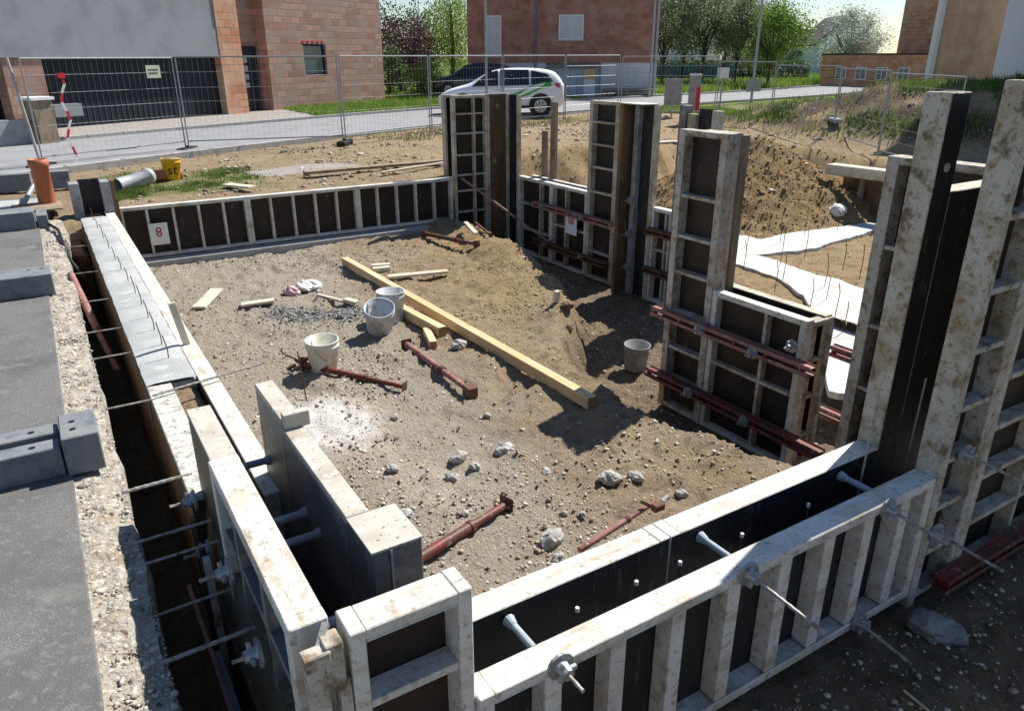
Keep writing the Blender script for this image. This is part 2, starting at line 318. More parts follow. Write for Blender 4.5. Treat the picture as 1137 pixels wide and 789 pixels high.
# zone weights (what the soil is made of): grass, golden clay, grey gravel, darker earth along the dug strip and near wall
wob = fbm(GX, GY, .9, 4, 51)
far = sst(np.hypot(GX, GY), 30, 40)
rd = ridge(GX, GY)
gr = np.clip(far + sst(rd, .25, .6) * sst(fbm(GX, GY, .9, 4, 71), .0, .35) * .7, 0, 1)
gr = np.maximum(gr, .55 * sst(GX, .6, 1.0) * (1 - sst(GX + wob, 3.0, 3.6)) * sst(GY, 13.0, 13.3) * (1 - sst(GY, 15.6, 16.4)) * sst(wob, -.6, -.2))
gr = np.maximum(gr, sst(GY - GX * .52, 23.5, 24.2) * sst(GX, 7, 8.5))
gr = np.maximum(gr, (1 - sst(GX, -1.5, -.8)) * sst(GY, 15, 16) * .8)
inside = (GX > .6) & (GX < 7.65) & (GY > 1.9) & (GY < 12.2)
dte = trench_edge(GY) - GX
clay = np.where(inside, np.exp(-((dte - .5) / .8) ** 2) * sst(GY, 6, 8) + .35 * (wob > .1) * sst(GX, 2.8, 4.5), 0)
outer_dig = (GX > 7.65) & (GX < 18) & (GY < 16) & (GY > 1.9)
clay = np.where(outer_dig, .85, clay); clay = np.where((~inside) & (~outer_dig), .35 * (1 - far), clay)
grav = np.where(inside, (1 - sst(GX - .12 * (GY - 2) + .6 * wob, 1.9, 3.2)) * .9, 0)
dark_soil = np.where(inside, (1 - sst(dte, -.2, .1)) * .8, 0); dark_soil = np.where((GX > .3) & (GY < 1.86) & (GX < 13), .8, dark_soil); dark_soil = np.where((GX < .33) & (GX > -.05) & (GY < 11), .0, dark_soil)
heap = sst(1.45 - .52 * np.hypot((GX - 13.2) * .90, (GY - 11.2)) + .15 * wob, .0, .25) * outer_dig
mw = sst(rd, .15, .5) * sst(wob, -.5, .1) * (1 - far)
lime = np.exp(-((GX - 1.62) ** 2 / .15 + (GY - 5.58) ** 2 / .24)) * 1.8 + .38 * np.exp(-((GX - 1.95) ** 2 / .12 + (GY - 4.3) ** 2 / .5)) * (GX > .8)
for nm, w in (('heapw', heap), ('limew', lime), ('limew2', sst(lime, .02, .3)), ('moundw', mw), ('grassw', gr), ('clayw', clay), ('gravw', grav), ('dark_soilw', dark_soil)):
    a = me.attributes.new(nm, 'FLOAT', 'POINT'); a.data.foreach_set('value', np.clip(w, 0, 1).ravel().astype(np.float32))
def ground_mat():
    m = bpy.data.materials.new('site_ground'); m.use_nodes = True; nt = m.node_tree; N = nt.nodes; L = nt.links
    b = N['Principled BSDF']; b.inputs['Roughness'].default_value = .95; b.inputs['Specular IOR Level'].default_value = .15
    g = N.new('ShaderNodeNewGeometry'); P = g.outputs['Position']
    def noise(sc, det=6, r=.6):
        n = N.new('ShaderNodeTexNoise'); n.inputs['Scale'].default_value = sc; n.inputs['Detail'].default_value = det; n.inputs['Roughness'].default_value = r; L.new(P, n.inputs['Vector']); return n.outputs[0]
    def rng(v, a, c):
        mr = N.new('ShaderNodeMapRange'); mr.inputs[1].default_value = a; mr.inputs[2].default_value = c; L.new(v, mr.inputs[0]); return mr.outputs[0]
    def mix(f, a, c):
        mx = N.new('ShaderNodeMix'); mx.data_type = 'RGBA'
        if isinstance(f, float): mx.inputs[0].default_value = f
        else: L.new(f, mx.inputs[0])
        for i, v in ((6, a), (7, c)):
            if isinstance(v, tuple): mx.inputs[i].default_value = (*v, 1)
            else: L.new(v, mx.inputs[i])
        return mx.outputs[2]
    def at(n):
        a = N.new('ShaderNodeAttribute'); a.attribute_name = n; return a.outputs['Fac']
    def mul(a, c):
        x = N.new('ShaderNodeMath'); x.operation = 'MULTIPLY'; L.new(a, x.inputs[0])
        if isinstance(c, float): x.inputs[1].default_value = c
        else: L.new(c, x.inputs[1])
        return x.outputs[0]
    nb = noise(1.1); nm = noise(7); nf = noise(38, 4); nv = noise(110, 2)
    soil = mix(rng(nb, .38, .62), (.47, .36, .235), (.375, .275, .172))
    soil = mix(rng(nm, .52, .70), soil, (.215, .155, .10))
    clayc = mix(rng(nm, .42, .62), (.47, .335, .165), (.33, .22, .105))
    c = mix(at('clayw'), soil, clayc)
    gravc = mix(rng(nf, .45, .6), (.53, .47, .38), (.38, .32, .24))
    c = mix(at('gravw'), c, gravc)
    c = mix(mul(rng(nf, .57, .66), .6), c, (.54, .49, .40))
    c = mix(mul(rng(nv, .60, .68), .7), c, (.60, .56, .49))
    c = mix(mul(rng(noise(60, 3), .60, .70), .7), c, (.13, .09, .06))
    lf = N.new('ShaderNodeMath'); lf.operation = 'MULTIPLY_ADD'; L.new(noise(9, 8, .7), lf.inputs[0]); lf.inputs[1].default_value = 1.6; lf.inputs[2].default_value = -1.1
    ls = N.new('ShaderNodeMath'); ls.operation = 'ADD'; L.new(lf.outputs[0], ls.inputs[0]); L.new(at('limew'), ls.inputs[1])
    c = mix(mul(rng(ls.outputs[0], .15, .55), at('limew2')), c, (.56, .54, .50))
    dark_soilc = mix(rng(nm, .4, .6), (.20, .15, .105), (.13, .098, .068))
    c = mix(mul(at('dark_soilw'), .7), c, dark_soilc)
    grc = mix(rng(nm, .35, .65), (.09, .17, .022), (.17, .25, .05))
    grc = mix(rng(nb, .55, .7), grc, (.22, .20, .10))
    c = mix(at('grassw'), c, grc); c = mix(mul(at('moundw'), .85), c, (.075, .055, .04)); c = mix(mul(at('heapw'), .9), c, mix(rng(nm, .35, .65), (.38, .26, .125), (.26, .17, .08)))
    L.new(c, b.inputs['Base Color'])
    ad = N.new('ShaderNodeMath'); ad.operation = 'ADD'; L.new(mul(noise(28, 6, .7), 1.0), ad.inputs[0]); L.new(mul(noise(90, 4, .7), .45), ad.inputs[1])
    bp = N.new('ShaderNodeBump'); bp.inputs['Strength'].default_value = 1; bp.inputs['Distance'].default_value = .075
    sm = N.new('ShaderNodeMath'); sm.operation = 'MULTIPLY_ADD'; L.new(at('limew'), sm.inputs[0]); sm.inputs[1].default_value = -.5; sm.inputs[2].default_value = 1; L.new(sm.outputs[0], bp.inputs['Strength'])
    L.new(ad.outputs[0], bp.inputs['Height']); L.new(bp.outputs[0], b.inputs['Normal'])
    return m
M['ground'] = ground_mat()
me.polygons.foreach_set('use_smooth', [True] * len(me.polygons))
struct(obj('ground', me, 'ground'))

# ------------------------------------------------------------------ gravel (uncountable)
def ico():
    t = (1 + 5 ** .5) / 2
    v = np.array([(-1, t, 0), (1, t, 0), (-1, -t, 0), (1, -t, 0), (0, -1, t), (0, 1, t), (0, -1, -t), (0, 1, -t), (t, 0, -1), (t, 0, 1), (-t, 0, -1), (-t, 0, 1)]) / (1 + t * t) ** .5
    f = np.array([(0, 11, 5), (0, 5, 1), (0, 1, 7), (0, 7, 10), (0, 10, 11), (1, 5, 9), (5, 11, 4), (11, 10, 2), (10, 7, 6), (7, 1, 8), (3, 9, 4), (3, 4, 2), (3, 2, 6), (3, 6, 8), (3, 8, 9), (4, 9, 5), (2, 4, 11), (6, 2, 10), (8, 6, 7), (9, 8, 1)])
    return v, f
def stones_mesh(name, x, y, z, r, cols):
    v, f = ico(); n = len(x)
    V = v[None] * (1 + RNG.uniform(-.28, .28, (n, 12, 1))) * (r[:, None, None] * np.stack([RNG.uniform(.8, 1.5, n), RNG.uniform(.7, 1.2, n), RNG.uniform(.5, .85, n)], -1)[:, None, :])
    a = RNG.uniform(0, 2 * PI, n); ca, sa = np.cos(a)[:, None], np.sin(a)[:, None]
    V = np.stack([V[..., 0] * ca - V[..., 1] * sa, V[..., 0] * sa + V[..., 1] * ca, V[..., 2]], -1) + np.stack([x, y, z], -1)[:, None, :]
    F = f[None] + (np.arange(n) * 12)[:, None, None]
    m = bpy.data.meshes.new(name); m.vertices.add(n * 12); m.vertices.foreach_set('co', V.ravel())
    F = F.reshape(-1, 3); m.loops.add(F.size); m.loops.foreach_set('vertex_index', F.ravel()); m.polygons.add(len(F)); m.polygons.foreach_set('loop_start', np.arange(0, F.size, 3)); m.update()
    ca = m.color_attributes.new('tint', 'FLOAT_COLOR', 'POINT'); cc = np.repeat(np.concatenate([cols, np.ones((n, 1))], 1), 12, 0); ca.data.foreach_set('color', cc.ravel().astype(np.float32))
    return m
M['gravel'] = mat('gravel_stone', (1, 1, 1), [], .95, (60, .6, .006), attr='tint')
n = 60000
x = RNG.uniform(.75, 7.5, n); y = RNG.uniform(2.15, 12.0, n)
w = .50 + .50 * (1 - sst(x - .12 * (y - 2), 1.9, 3.6)) ; w *= .18 + .82 * sst(fbm(x, y, 1.3, 4, 77), -.12, .22)
w *= 1 - np.exp(-((x - 1.62) ** 2 / .12 + (y - 5.58) ** 2 / .2)); k = RNG.random(n) < w; x, y = x[k], y[k]
x2 = RNG.uniform(.4, 5.5, 3500); y2 = RNG.uniform(.2, 1.6, 3500); x3 = RNG.uniform(7.8, 16, 7000); y3 = RNG.uniform(3, 14, 7000)
x = np.concatenate([x, x2, x3]); y = np.concatenate([y, y2, y3])
n = len(x); r = np.clip(RNG.lognormal(math.log(.0066), .50, n), .0035, .018)
pal = np.array([(.56, .53, .47), (.48, .42, .33), (.40, .32, .23), (.31, .22, .14), (.66, .64, .59), (.22, .17, .13)])
cols = pal[RNG.choice(6, n, p=[.18, .24, .2, .2, .08, .1])] * RNG.uniform(.8, 1.15, (n, 1))
o = obj('gravel', stones_mesh('gravel', x, y, H(x, y) + r * .2, r, cols), 'gravel'); o['kind'] = 'stuff'; tag(o, 'loose pebbles and clods scattered over the site soil', 'gravel')
n = 16000; x = RNG.uniform(1.0, 22, n); y = RNG.uniform(9, 21, n); k = (fbm(x, y, 1.2, 4, 90) > -.1) & (y < 18 + .25 * x) & ((y > 12.7) | (x > 7.8)); x, y = x[k], y[k]; n = len(x); r = np.clip(RNG.lognormal(math.log(.014), .6, n), .006, .07)
cols = pal[RNG.choice(6, n, p=[.08, .2, .25, .27, .05, .15])] * RNG.uniform(.8, 1.15, (n, 1))
o = obj('clods', stones_mesh('clods', x, y, H(x, y) + r * .2, r, cols), 'gravel'); o['kind'] = 'stuff'; tag(o, 'clods and stones on the bare soil towards the road', 'clods')
n = 9000; a = RNG.uniform(0, 2 * PI, n); q_ = RNG.uniform(0, 1, n) ** .5 * 3.4; x = 13.2 + q_ * np.cos(a); y = 11.2 + q_ * np.sin(a); r = np.clip(RNG.lognormal(math.log(.013), .45, n), .006, .04)
cols = np.array([(.38, .26, .125), (.28, .18, .085), (.16, .10, .05), (.36, .27, .15)])[RNG.integers(0, 4, n)] * RNG.uniform(.8, 1.15, (n, 1))
o = obj('clay_lumps', stones_mesh('clay_lumps', x, y, H(x, y) + r * .1, r, cols), 'gravel'); o['kind'] = 'stuff'; tag(o, 'clay lumps covering the brown dirt mound', 'clay lumps')
# dark gravel heap strip
n = 2200; t = RNG.uniform(0, 1, n); x = 2.0 + t * 1.0 + RNG.normal(0, .12, n); y = 8.65 - t * .6 + RNG.normal(0, .15, n); r = RNG.uniform(.006, .014, n)
cols = np.tile((.19, .19, .19), (n, 1)) * RNG.uniform(.6, 1.8, (n, 1))
o = obj('dark_gravel', stones_mesh('dark_gravel', x, y, H(x, y) + r * .3, r, cols), 'gravel'); o['kind'] = 'stuff'; tag(o, 'strip of dark blue grey gravel beside the tilted bucket', 'gravel')

# ------------------------------------------------------------------ rocks
def rock(x, y, s, label, m='rock', flat=.6, cat='stone', group='broken stones on the pit floor'):
    v, f = ico(); mb = MB()
    import bmesh
    bm = bmesh.new(); bmesh.ops.create_icosphere(bm, subdivisions=3, radius=1)
    sd = random.randint(0, 999)
    for p in bm.verts:
        c = p.co; k = 1 + .50 * float(fbm(np.array([c.x * 2 + sd + c.z]), np.array([c.y * 2 + c.z * 1.7]), 1, 5, sd, .65)[0])
        p.co = Vector((c.x * s * .98, c.y * s * .74, c.z * s * flat)) * k
    me = bpy.data.meshes.new('stone'); bm.to_mesh(me); bm.free()
    o = obj('stone', me, m); o.location = (x, y, h1(x, y) + s * flat * .45); o.rotation_euler = (random.uniform(-.3, .3), random.uniform(-.3, .3), random.uniform(0, 6))
    return tag(o, label, cat, group)
for a in [(2.26, 4.42, .075, 'pale lump of concrete rubble left of the tallest white stone'), (2.65, 4.39, .085, 'whitish upright stone in the middle of the dirt floor'),
          (2.10, 4.22, .06, 'round grey stone below the pale rubble lump'), (2.30, 4.24, .05, 'small grey stone beside the pale rubble lump'),
          (2.27, 3.19, .085, 'long pale stone near the white near wall rail'), (3.05, 3.58, .09, 'flat grey stone at the shadow edge near the box'),
          (3.22, 3.50, .06, 'small grey stone touching the flat one at the shadow edge'), (3.41, 3.21, .05, 'grey stone alone right of the lower shadow edge'),
          (2.14, 5.36, .045, 'brownish stone below the middle of the red props'), (2.20, 3.02, .045, 'grey chip just below the long pale stone'),
          (2.52, 3.40, .028, 'small bright white chip left of its twin'), (2.60, 3.30, .024, 'small bright white chip right of its twin'),
          (3.37, 6.50, .10, 'brown lump at the end of the short beam stub'), (2.75, 3.95, .05, 'grey stone inside the box shadow'),
          (2.85, 5.0, .035, 'small stone under the square end of the pink prop'), (1.75, 4.5, .05, 'grey stone in the pebbly strip by the concrete box'),
          (1.62, 3.95, .06, 'dark grey clod behind the grey steel corner'), (1.95, 3.75, .04, 'small pale stone right of the grey corner block')]: rock(*a)
rock(4.95, 6.75, .09, 'sandy lump on the edge of the shadowed trench', 'ply_brown')
rock(4.85, 6.55, .07, 'brown clod in front of the sandy lump', 'old_wood')
rock(13.0, 8.95, .22, 'white boulder at the foot of the dirt mound', 'fleece', group='stones outside the room')
rock(3.50, 1.44, .14, 'speckled grey slab of debris at the foot of the tall wall', 'steel_panel', .5, group='stones outside the room')

# lime spill
def patch(name, label, cat, cx, cy, rx, ry, m, lift=.012, seed=3, hmax=.02):
    mb = MB(); n, k = 40, 9; mb.v.append((cx, cy, h1(cx, cy) + lift + hmax))
    for j in range(1, k + 1):
        for i in range(n):
            a = 2 * PI * i / n; rr = j / k; wv = 1 + .35 * float(fbm(np.array([math.cos(a) * 1.5 + seed]), np.array([math.sin(a) * 1.5]), 1, 4, seed)[0])
            x = cx + rx * rr * wv * math.cos(a); y = cy + ry * rr * wv * math.sin(a)
            mb.v.append((x, y, h1(x, y) + lift * (1 - rr ** 3) + hmax * (1 - rr * rr) - (.012 if j == k else 0)))
    for i in range(n): mb.f.append((0, 1 + i, 1 + (i + 1) % n)); mb.mi.append(0)
    for j in range(k - 1):
        for i in range(n): a = 1 + j * n; mb.f.append((a + i, a + n + i, a + n + (i + 1) % n, a + (i + 1) % n)); mb.mi.append(0)
    o = obj(name, mb, m, smooth=True); o['kind'] = 'stuff'; return tag(o, label, cat)
n = 350; x = RNG.normal(1.62, .24, n); y = RNG.normal(5.55, .32, n); r = RNG.uniform(.002, .007, n)
cols = np.tile((.72, .70, .66), (n, 1)) * RNG.uniform(.8, 1.1, (n, 1))
o = obj('lime_powder', stones_mesh('lime_powder', x, y, H(x, y) + r * .3, r, cols), 'gravel'); o['kind'] = 'stuff'; tag(o, 'spilled white lime crumbs on the ground by the red prop', 'powder')

# ------------------------------------------------------------------ formwork
def panel(label, W, Ht, loc, rotz, vr=(), hr=(), m='frame', ply='ply', st=.046, D=.12, rw=.034, group=None, name='shutter_form', holes=False, ribm=None, cat='formwork panel'):
    t = thing(name, label, cat, loc, rotz, group)
    fr = MB()
    fr.box(0, 0, 0, st, D, Ht); fr.box(W - st, 0, 0, W, D, Ht)
    rl = min(st, .042)
    fr.box(st, .001, Ht - rl, W - st, D - .001, Ht - .002); fr.box(st, .001, .002, W - st, D - .001, rl)
    # small inner lips make the hollow frame profile
    fr.box(st, .0, Ht - rl - .010, W - st, .012, Ht - rl); fr.box(st, .0, rl, W - st, .012, rl + .010)
    obj('frame', fr, m, t, bevel=.004)
    rr = random.Random(hash(label) % 1000)
    for u in vr: obj('rib', MB().box(u - rw / 2, .008, rl + .010, u + rw / 2, D - .022, Ht - rl - .010), ribm or m, t, bevel=.003)
    vs = sorted(list(vr)); edges = [st] + [v for v in vs] + [W - st]
    for z in hr:
        for a, b in zip(edges, edges[1:]):
            a2 = a + (rw / 2 if a in vs else 0); b2 = b - (rw / 2 if b in vs else 0)
            obj('rib', MB().box(a2, .012, z - .015, b2, D - .022, z + .015), ribm or m, t, bevel=.003)
    obj('plywood_sheet', MB().box(.006, D - .020, .006, W - .006, D + .0015, Ht - .006), ply, t)
    return t
def faceX(x, ytop, z): return (x, ytop, z), -PI / 2      # ribs look towards -X, local x runs -Y
G1 = 'low panels of the back wall'; G2 = 'low panels of the middle wall'; G3 = 'near wall panels'

# back wall (Y = 12): low panels lying on their side
def spaced(W, s0): n = max(1, round(W / s0)); return [W * i / n for i in range(1, n)]
panel('low back wall panel at the left end carrying the white plate', 1.80, .76, (.80, 12.0, -.76), 0, spaced(1.8, .36), group=G1, m='frame_clean')
panel('low back wall panel second from the left, no sign on it', 1.80, .76, (2.602, 12.0, -.76), 0, spaced(1.8, .36), group=G1, m='frame_clean')
panel('low back wall panel meeting the tall corner column', 1.79, .76, (4.404, 12.0, -.76), 0, spaced(1.79, .36), group=G1, m='frame_clean')
tag(obj('footing', MB().box(.74, 11.78, -1.3, 6.2, 12.4, -.775), 'concrete_grey', bevel=.01), 'pale concrete strip footing under the low back wall panels', 'footing')
tag(obj('outer_board', MB().box(.8, 12.36, -.9, 7.62, 12.42, -.07), 'ply_brown'), 'long brown shutter board behind the low back wall panels', 'shutter board')
# tall corner column
panel('tall ladder panel beside the far corner, two columns of dark cells', .68, 2.76, (6.25, 12.0, -1.38), 0, [.42], [.36, .74, 1.12, 1.40, 1.75, 2.12, 2.45])
t = thing('corner_form', 'tall brown inside corner element in the far corner of the pit', 'corner element', (7.3, 12.0, -1.38))
obj('plywood_leg', MB().box(-.365, .031, 0, .061, .06, 2.755), 'ply_brown', t); obj('plywood_leg', MB().box(.03, -.44, 0, .06, .03, 2.755), 'ply_dark', t)
obj('edge_bar', MB().box(-.005, -.10, 0, .05, -.03, 2.76), 'frame', t, bevel=.003); obj('edge_bar', MB().box(-.01, -.455, 0, .06, -.40, 2.76), 'frame', t, bevel=.003)
obj('edge_bar', MB().box(-.365, -.002, 0, -.32, .07, 2.76), 'frame', t, bevel=.003); obj('cap_rail', MB().box(-.36, .0, 2.762, .06, .07, 2.775), 'frame_clean', t)
panel('tall outer panel just left of the far corner column', .30, 2.76, (6.26, 12.36, -1.38), 0, [], [.4, .8, 1.2], ply='ply_dark')
# mid wall (x = 7.3)
l, r_ = faceX(7.3, 11.56, -1.38)
panel('low middle wall panel against the far corner', 1.05, 1.38, l, r_, [.70], [.46, .92], group=G2, m='frame_clean', ribm='frame')
l, r_ = faceX(7.3, 10.505, -1.38)
panel('low middle wall panel with the red numbered plate, beside the ladder column', .995, 1.38, l, r_, [.42], [.70], group=G2, m='frame_clean', ribm='frame')
l, r_ = faceX(7.3, 9.505, -1.38)
panel('tall single ladder column halfway along the middle wall', .70, 2.76, l, r_, [], [.45, .9, 1.4, 1.78, 2.12, 2.45], st=.08)
for (y, lab) in ((9.66, 'upright timber post left of the taller one behind the middle wall'),):
    pass
tag(obj('timber_post', MB().box(7.66, 11.22, -1.05, 7.72, 11.34, .78), 'old_wood', bevel=.003), 'shorter brown timber post standing behind the low middle wall', 'timber post', 'posts behind the middle wall')
tag(obj('timber_post', MB().box(7.62, 10.86, -1.05, 7.67, 11.02, 1.28), 'old_wood', bevel=.003), 'taller brown timber post behind the low middle wall', 'timber post', 'posts behind the middle wall')
tag(obj('outer_board', MB().box(7.54, 9.5, -1.3, 7.60, 11.5, -.03), 'ply_dark'), 'outer shutter board behind the low middle wall panels', 'shutter board')
tag(obj('top_rail', MB().box(7.54, 9.5, -.028, 7.62, 11.5, .0), 'frame_clean', bevel=.003), 'narrow white rail along the outer side of the middle wall', 'rail')
t = thing('corner_form', 'tall brown and grey corner element right of the single ladder column', 'corner element', (7.3, 8.43, -1.38))
obj('plywood_leg', MB().box(-.20, .031, 0, .061, .06, 2.755), 'ply_brown', t); obj('plywood_leg', MB().box(.03, -.40, 0, .06, .03, 2.755), 'ply_dark', t)
obj('edge_bar', MB().box(-.05, -.12, 0, .05, -.03, 2.76), 'frame_steel', t, bevel=.003); obj('edge_bar', MB().box(-.01, -.46, 0, .06, -.38, 2.76), 'frame', t, bevel=.003)
obj('edge_bar', MB().box(-.24, .0, 0, -.19, .07, 2.76), 'ply_brown', t, bevel=.003); obj('cap_rail', MB().box(-.24, -.42, 2.762, .06, .07, 2.775), 'frame_clean', t)
l, r_ = faceX(7.3, 7.965, -1.38)
panel('small low middle wall panel half hidden behind the near ladder column', .40, 1.38, l, r_, [.28], [.42, .78, 1.0], group=G2, m='frame_clean', ribm='frame')
t = thing('stop_end_form', 'dark tall stop end rising behind the near ladder column', 'stop end', (7.3, 6.85, -1.38))
obj('plywood_sheet', MB().box(.06, .14, 0, .08, .42, 2.75), 'ply_dark', t); obj('edge_bar', MB().box(.0, .0, 0, .07, .14, 2.74), 'frame', t, bevel=.003)
obj('edge_bar', MB().box(.0, .42, 0, .07, .56, 2.68), 'frame', t, bevel=.003); obj('edge_bar', MB().box(-.02, .58, 0, .1, .70, 2.78), 'steel_panel', t, bevel=.003)
# box pier and box (x = 5.03)
l, r_ = faceX(5.03, 5.20, -1.38)
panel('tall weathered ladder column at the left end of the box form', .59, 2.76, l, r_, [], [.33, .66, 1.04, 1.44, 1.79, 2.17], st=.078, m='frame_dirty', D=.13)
l, r_ = faceX(5.03, 4.60, -1.38)
panel('low panel forming the long side of the box form', 1.03, 1.38, l, r_, [.62], [.69], m='frame_clean', ribm='frame', st=.06, D=.10, ply='ply')
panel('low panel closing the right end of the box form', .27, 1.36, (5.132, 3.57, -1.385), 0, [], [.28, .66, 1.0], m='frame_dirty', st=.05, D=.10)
panel('low outer panel along the far side of the box form', 1.10, 1.36, (5.40, 3.60, -1.37), PI / 2, [.5], [.69], st=.05, D=.10)
panel('tall outer panel behind the ladder column of the box form', .38, 2.74, (5.42, 4.80, -1.38), PI / 2, [], [.6, 1.3, 2.0], m='frame', st=.07, D=.10)
tag(obj('timber_post', MB().box(5.225, 4.60, -1.38, 5.30, 4.64, 1.36), 'old_wood', bevel=.003), 'brown timber stop post inside the box form against its ladder column', 'timber post')
tag(obj('concrete_fill', MB().box(5.15, 3.68, -1.38, 5.38, 4.6, -.35), 'concrete_grey'), 'grey concrete inside the box form', 'concrete')
# door jamb panel on the same line
l, r_ = faceX(5.03, 3.14, -1.38)
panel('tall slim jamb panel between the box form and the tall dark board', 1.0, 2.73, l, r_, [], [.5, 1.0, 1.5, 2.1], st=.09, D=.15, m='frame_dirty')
# near wall inner skin (ribs look to +Y)
panel('low near wall inner panel at the left, white top rail', 1.34, .92, (2.07, 2.115, -.92), PI, spaced(1.34, .33), m='frame_clean', ply='ply_dark', group=G3, st=.06, D=.125)
panel('low near wall inner panel running up to the tall dark board', 1.53, .92, (3.602, 2.115, -.92), PI, spaced(1.53, .33), m='frame_clean', ply='ply_dark', group=G3, st=.06, D=.125)
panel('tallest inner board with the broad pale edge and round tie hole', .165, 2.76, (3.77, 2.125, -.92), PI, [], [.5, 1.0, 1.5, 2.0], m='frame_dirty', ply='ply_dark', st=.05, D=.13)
panel('dark inner board to the right of the tallest one, lower top', 1.10, 2.30, (4.875, 2.118, -.92), PI, [], [.5, 1.0, 1.5], m='frame', ply='ply_dark', D=.12)
# wall run beyond the frame edge, added to keep sun off the foreground
panel('tall outer panel farthest right along the near wall, added to shade the ground', 2.3, 2.70, (5.185, 1.635, -.88), 0, [.55, 1.15, 1.72], [.10, .72, 1.32, 1.95], m='frame', ply='ply', st=.06, D=.125)
# near wall outer skin (ribs look to -Y)
panel('low near wall outer panel in front, with broad white upright ribs', 2.67, .74, (.888, 1.64, -.735), 0, [.31, .61, .92, 1.235, 1.56, 1.86, 2.155, 2.45], m='frame_clean', ply='ply_dark', st=.06, rw=.075, group=G3)
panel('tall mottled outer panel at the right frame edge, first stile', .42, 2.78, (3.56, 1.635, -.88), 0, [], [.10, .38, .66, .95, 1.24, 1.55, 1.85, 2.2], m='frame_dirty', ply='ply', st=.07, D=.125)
panel('tall outer panel at the right edge beyond the mottled one', 1.2, 2.70, (3.983, 1.635, -.88), 0, [.6], [.10, .42, .72, 1.02, 1.32, 1.65, 1.95, 2.3], m='frame', ply='ply', st=.06, D=.125)
tag(obj('footing', MB().box(.3, 1.80, -1.5, 5.4, 2.3, -.93), 'concrete_grey'), 'grey footing strip under the near wall form', 'footing')
tag(obj('wet_concrete', MB().box(.9, 1.767, -.928, 5.0, 1.983, -.42), 'concrete_grey'), 'dark grey concrete poured low between the two near wall skins', 'concrete')

t = thing('concrete_wall', 'freshly poured grey concrete wall top along the left trench', 'concrete wall', (0, 0, 0))
mb = MB(); N_ = 60
ys = np.linspace(5.02, 11.45, N_)
for i, y in enumerate(ys):
    w0 = .289 + random.uniform(-.003, .003); w1 = .604 + random.uniform(-.003, .003)
    for j in range(7):
        x = w0 + (w1 - w0) * j / 6; zz = .012 + .0035 * float(fbm(np.array([x]), np.array([y]), 7, 3, 4)[0]) + (.0 if 0 < j < 6 else -.008)
        mb.v.append((x, y, zz))
for i in range(N_ - 1):
    for j in range(6): a = i * 7 + j; mb.f.append((a, a + 1, a + 8, a + 7)); mb.mi.append(0)
obj('top_face', mb, 'concrete', t, smooth=True); obj('core', MB().box(.415, 5.02, -1.2, .598, 11.45, -.012), 'concrete_grey', t)
tag(obj('concrete_lift', MB().box(.415, 3.5, -1.2, .598, 5.015, -.30), 'ply_brown'), 'lower brown stained concrete in the open part of the left wall', 'concrete')
tag(obj('shutter_board', MB().box(.285, 5.0, -.95, .410, 11.45, -.002), ['ply_brown']), 'outer brown shutter board beside the poured wall top', 'shutter board')
t = thing('shutter_board', 'outer shutter board of the left wall with a speckled white top', 'shutter board', (0, 0, 0))
obj('board', MB().box(.290, 3.45, -.95, .430, 4.998, -.022), 'ply_brown', t); obj('top_splash', MB().box(.288, 3.45, -.021, .436, 4.998, .006), 'topping', t, bevel=.004)
obj('lower_board', MB().box(.30, .8, -1.1, .333, 3.448, -.45), 'ply_brown', t)
l, r_ = faceX(.605, 8.30, -.74)
t = panel('left wall inner panel with light rail, nearer half', 5.0, .74, (.725, 3.30, -.74), PI / 2, spaced(5.0, .4), m='frame_clean', st=.055, D=.12)
t = panel('left wall inner panel with light rail, farther half', 3.6, .74, (.725, 8.302, -.74), PI / 2, spaced(3.6, .4), m='frame_clean', st=.055, D=.12)
# stop end at the far left corner
t = thing('stop_end_form', 'short dark stop end box at the far end of the poured wall', 'stop end', (0, 0, 0))
obj('plywood_sheet', MB().box(.36, 12.02, -.6, .62, 12.05, .44), 'ply_dark', t); obj('side_board', MB().box(.24, 11.75, -.6, .36, 12.05, .42), 'frame_steel', t, bevel=.003)
obj('side_board', MB().box(.62, 11.75, -.6, .74, 12.05, .42), 'frame_steel', t, bevel=.003); obj('flank', MB().box(.742, 11.75, -.6, .80, 12.06, .43), 'ply_brown', t)
# left wall, raised second section
l, r_ = faceX(.335, 2.925, -.80)
panel('raised outer board of the left wall, white painted top, in the foreground', 1.15, 1.26, l, r_, [.35, .75], [.3, .62, .94], m='frame_clean', ribm='steel_panel', ply='ply_dark', st=.06, D=.12)  # darker rib material: their shade is put into the colour along with dirt
t = thing('insert_board', 'greenish grey worn board continuing behind the raised white one', 'shutter board', (0, 0, 0))
obj('board', MB().box(.35, 2.94, -.7, .452, 3.50, .435), 'ply_dark', t); obj('top_strip', MB().box(.347, 2.935, .436, .456, 3.505, .45), 'steel_top', t, bevel=.003)
def steel_side(label, y0, y1, ztop, x0=.68, x1=.765):
    t = thing('side_form', label, 'formwork panel', (0, 0, 0))
    obj('face', MB().box(x0, y0, -.8, x0 + .02, y1, ztop - .001), 'steel_panel', t)
    fr = MB().box(x0 + .02, y0, -.8, x1, y0 + .05, ztop - .002).box(x0 + .02, y1 - .05, -.8, x1, y1, ztop - .002).box(x0 - .002, y0 - .001, ztop - .03, x1 + .002, y1 + .001, ztop + .002)
    obj('frame', fr, 'steel_top', t, bevel=.003)
    for z in (-.4, 0, .25): obj('rib', MB().box(x0 + .02, y0 + .05, z, x1 - .01, y1 - .05, z + .03), 'steel_top', t)
    return t
steel_side('grey steel side form, farther raised piece with a capped end', 3.06, 3.52, .50)
steel_side('grey steel side form, nearer piece with bright worn top', 2.235, 3.05, .46)
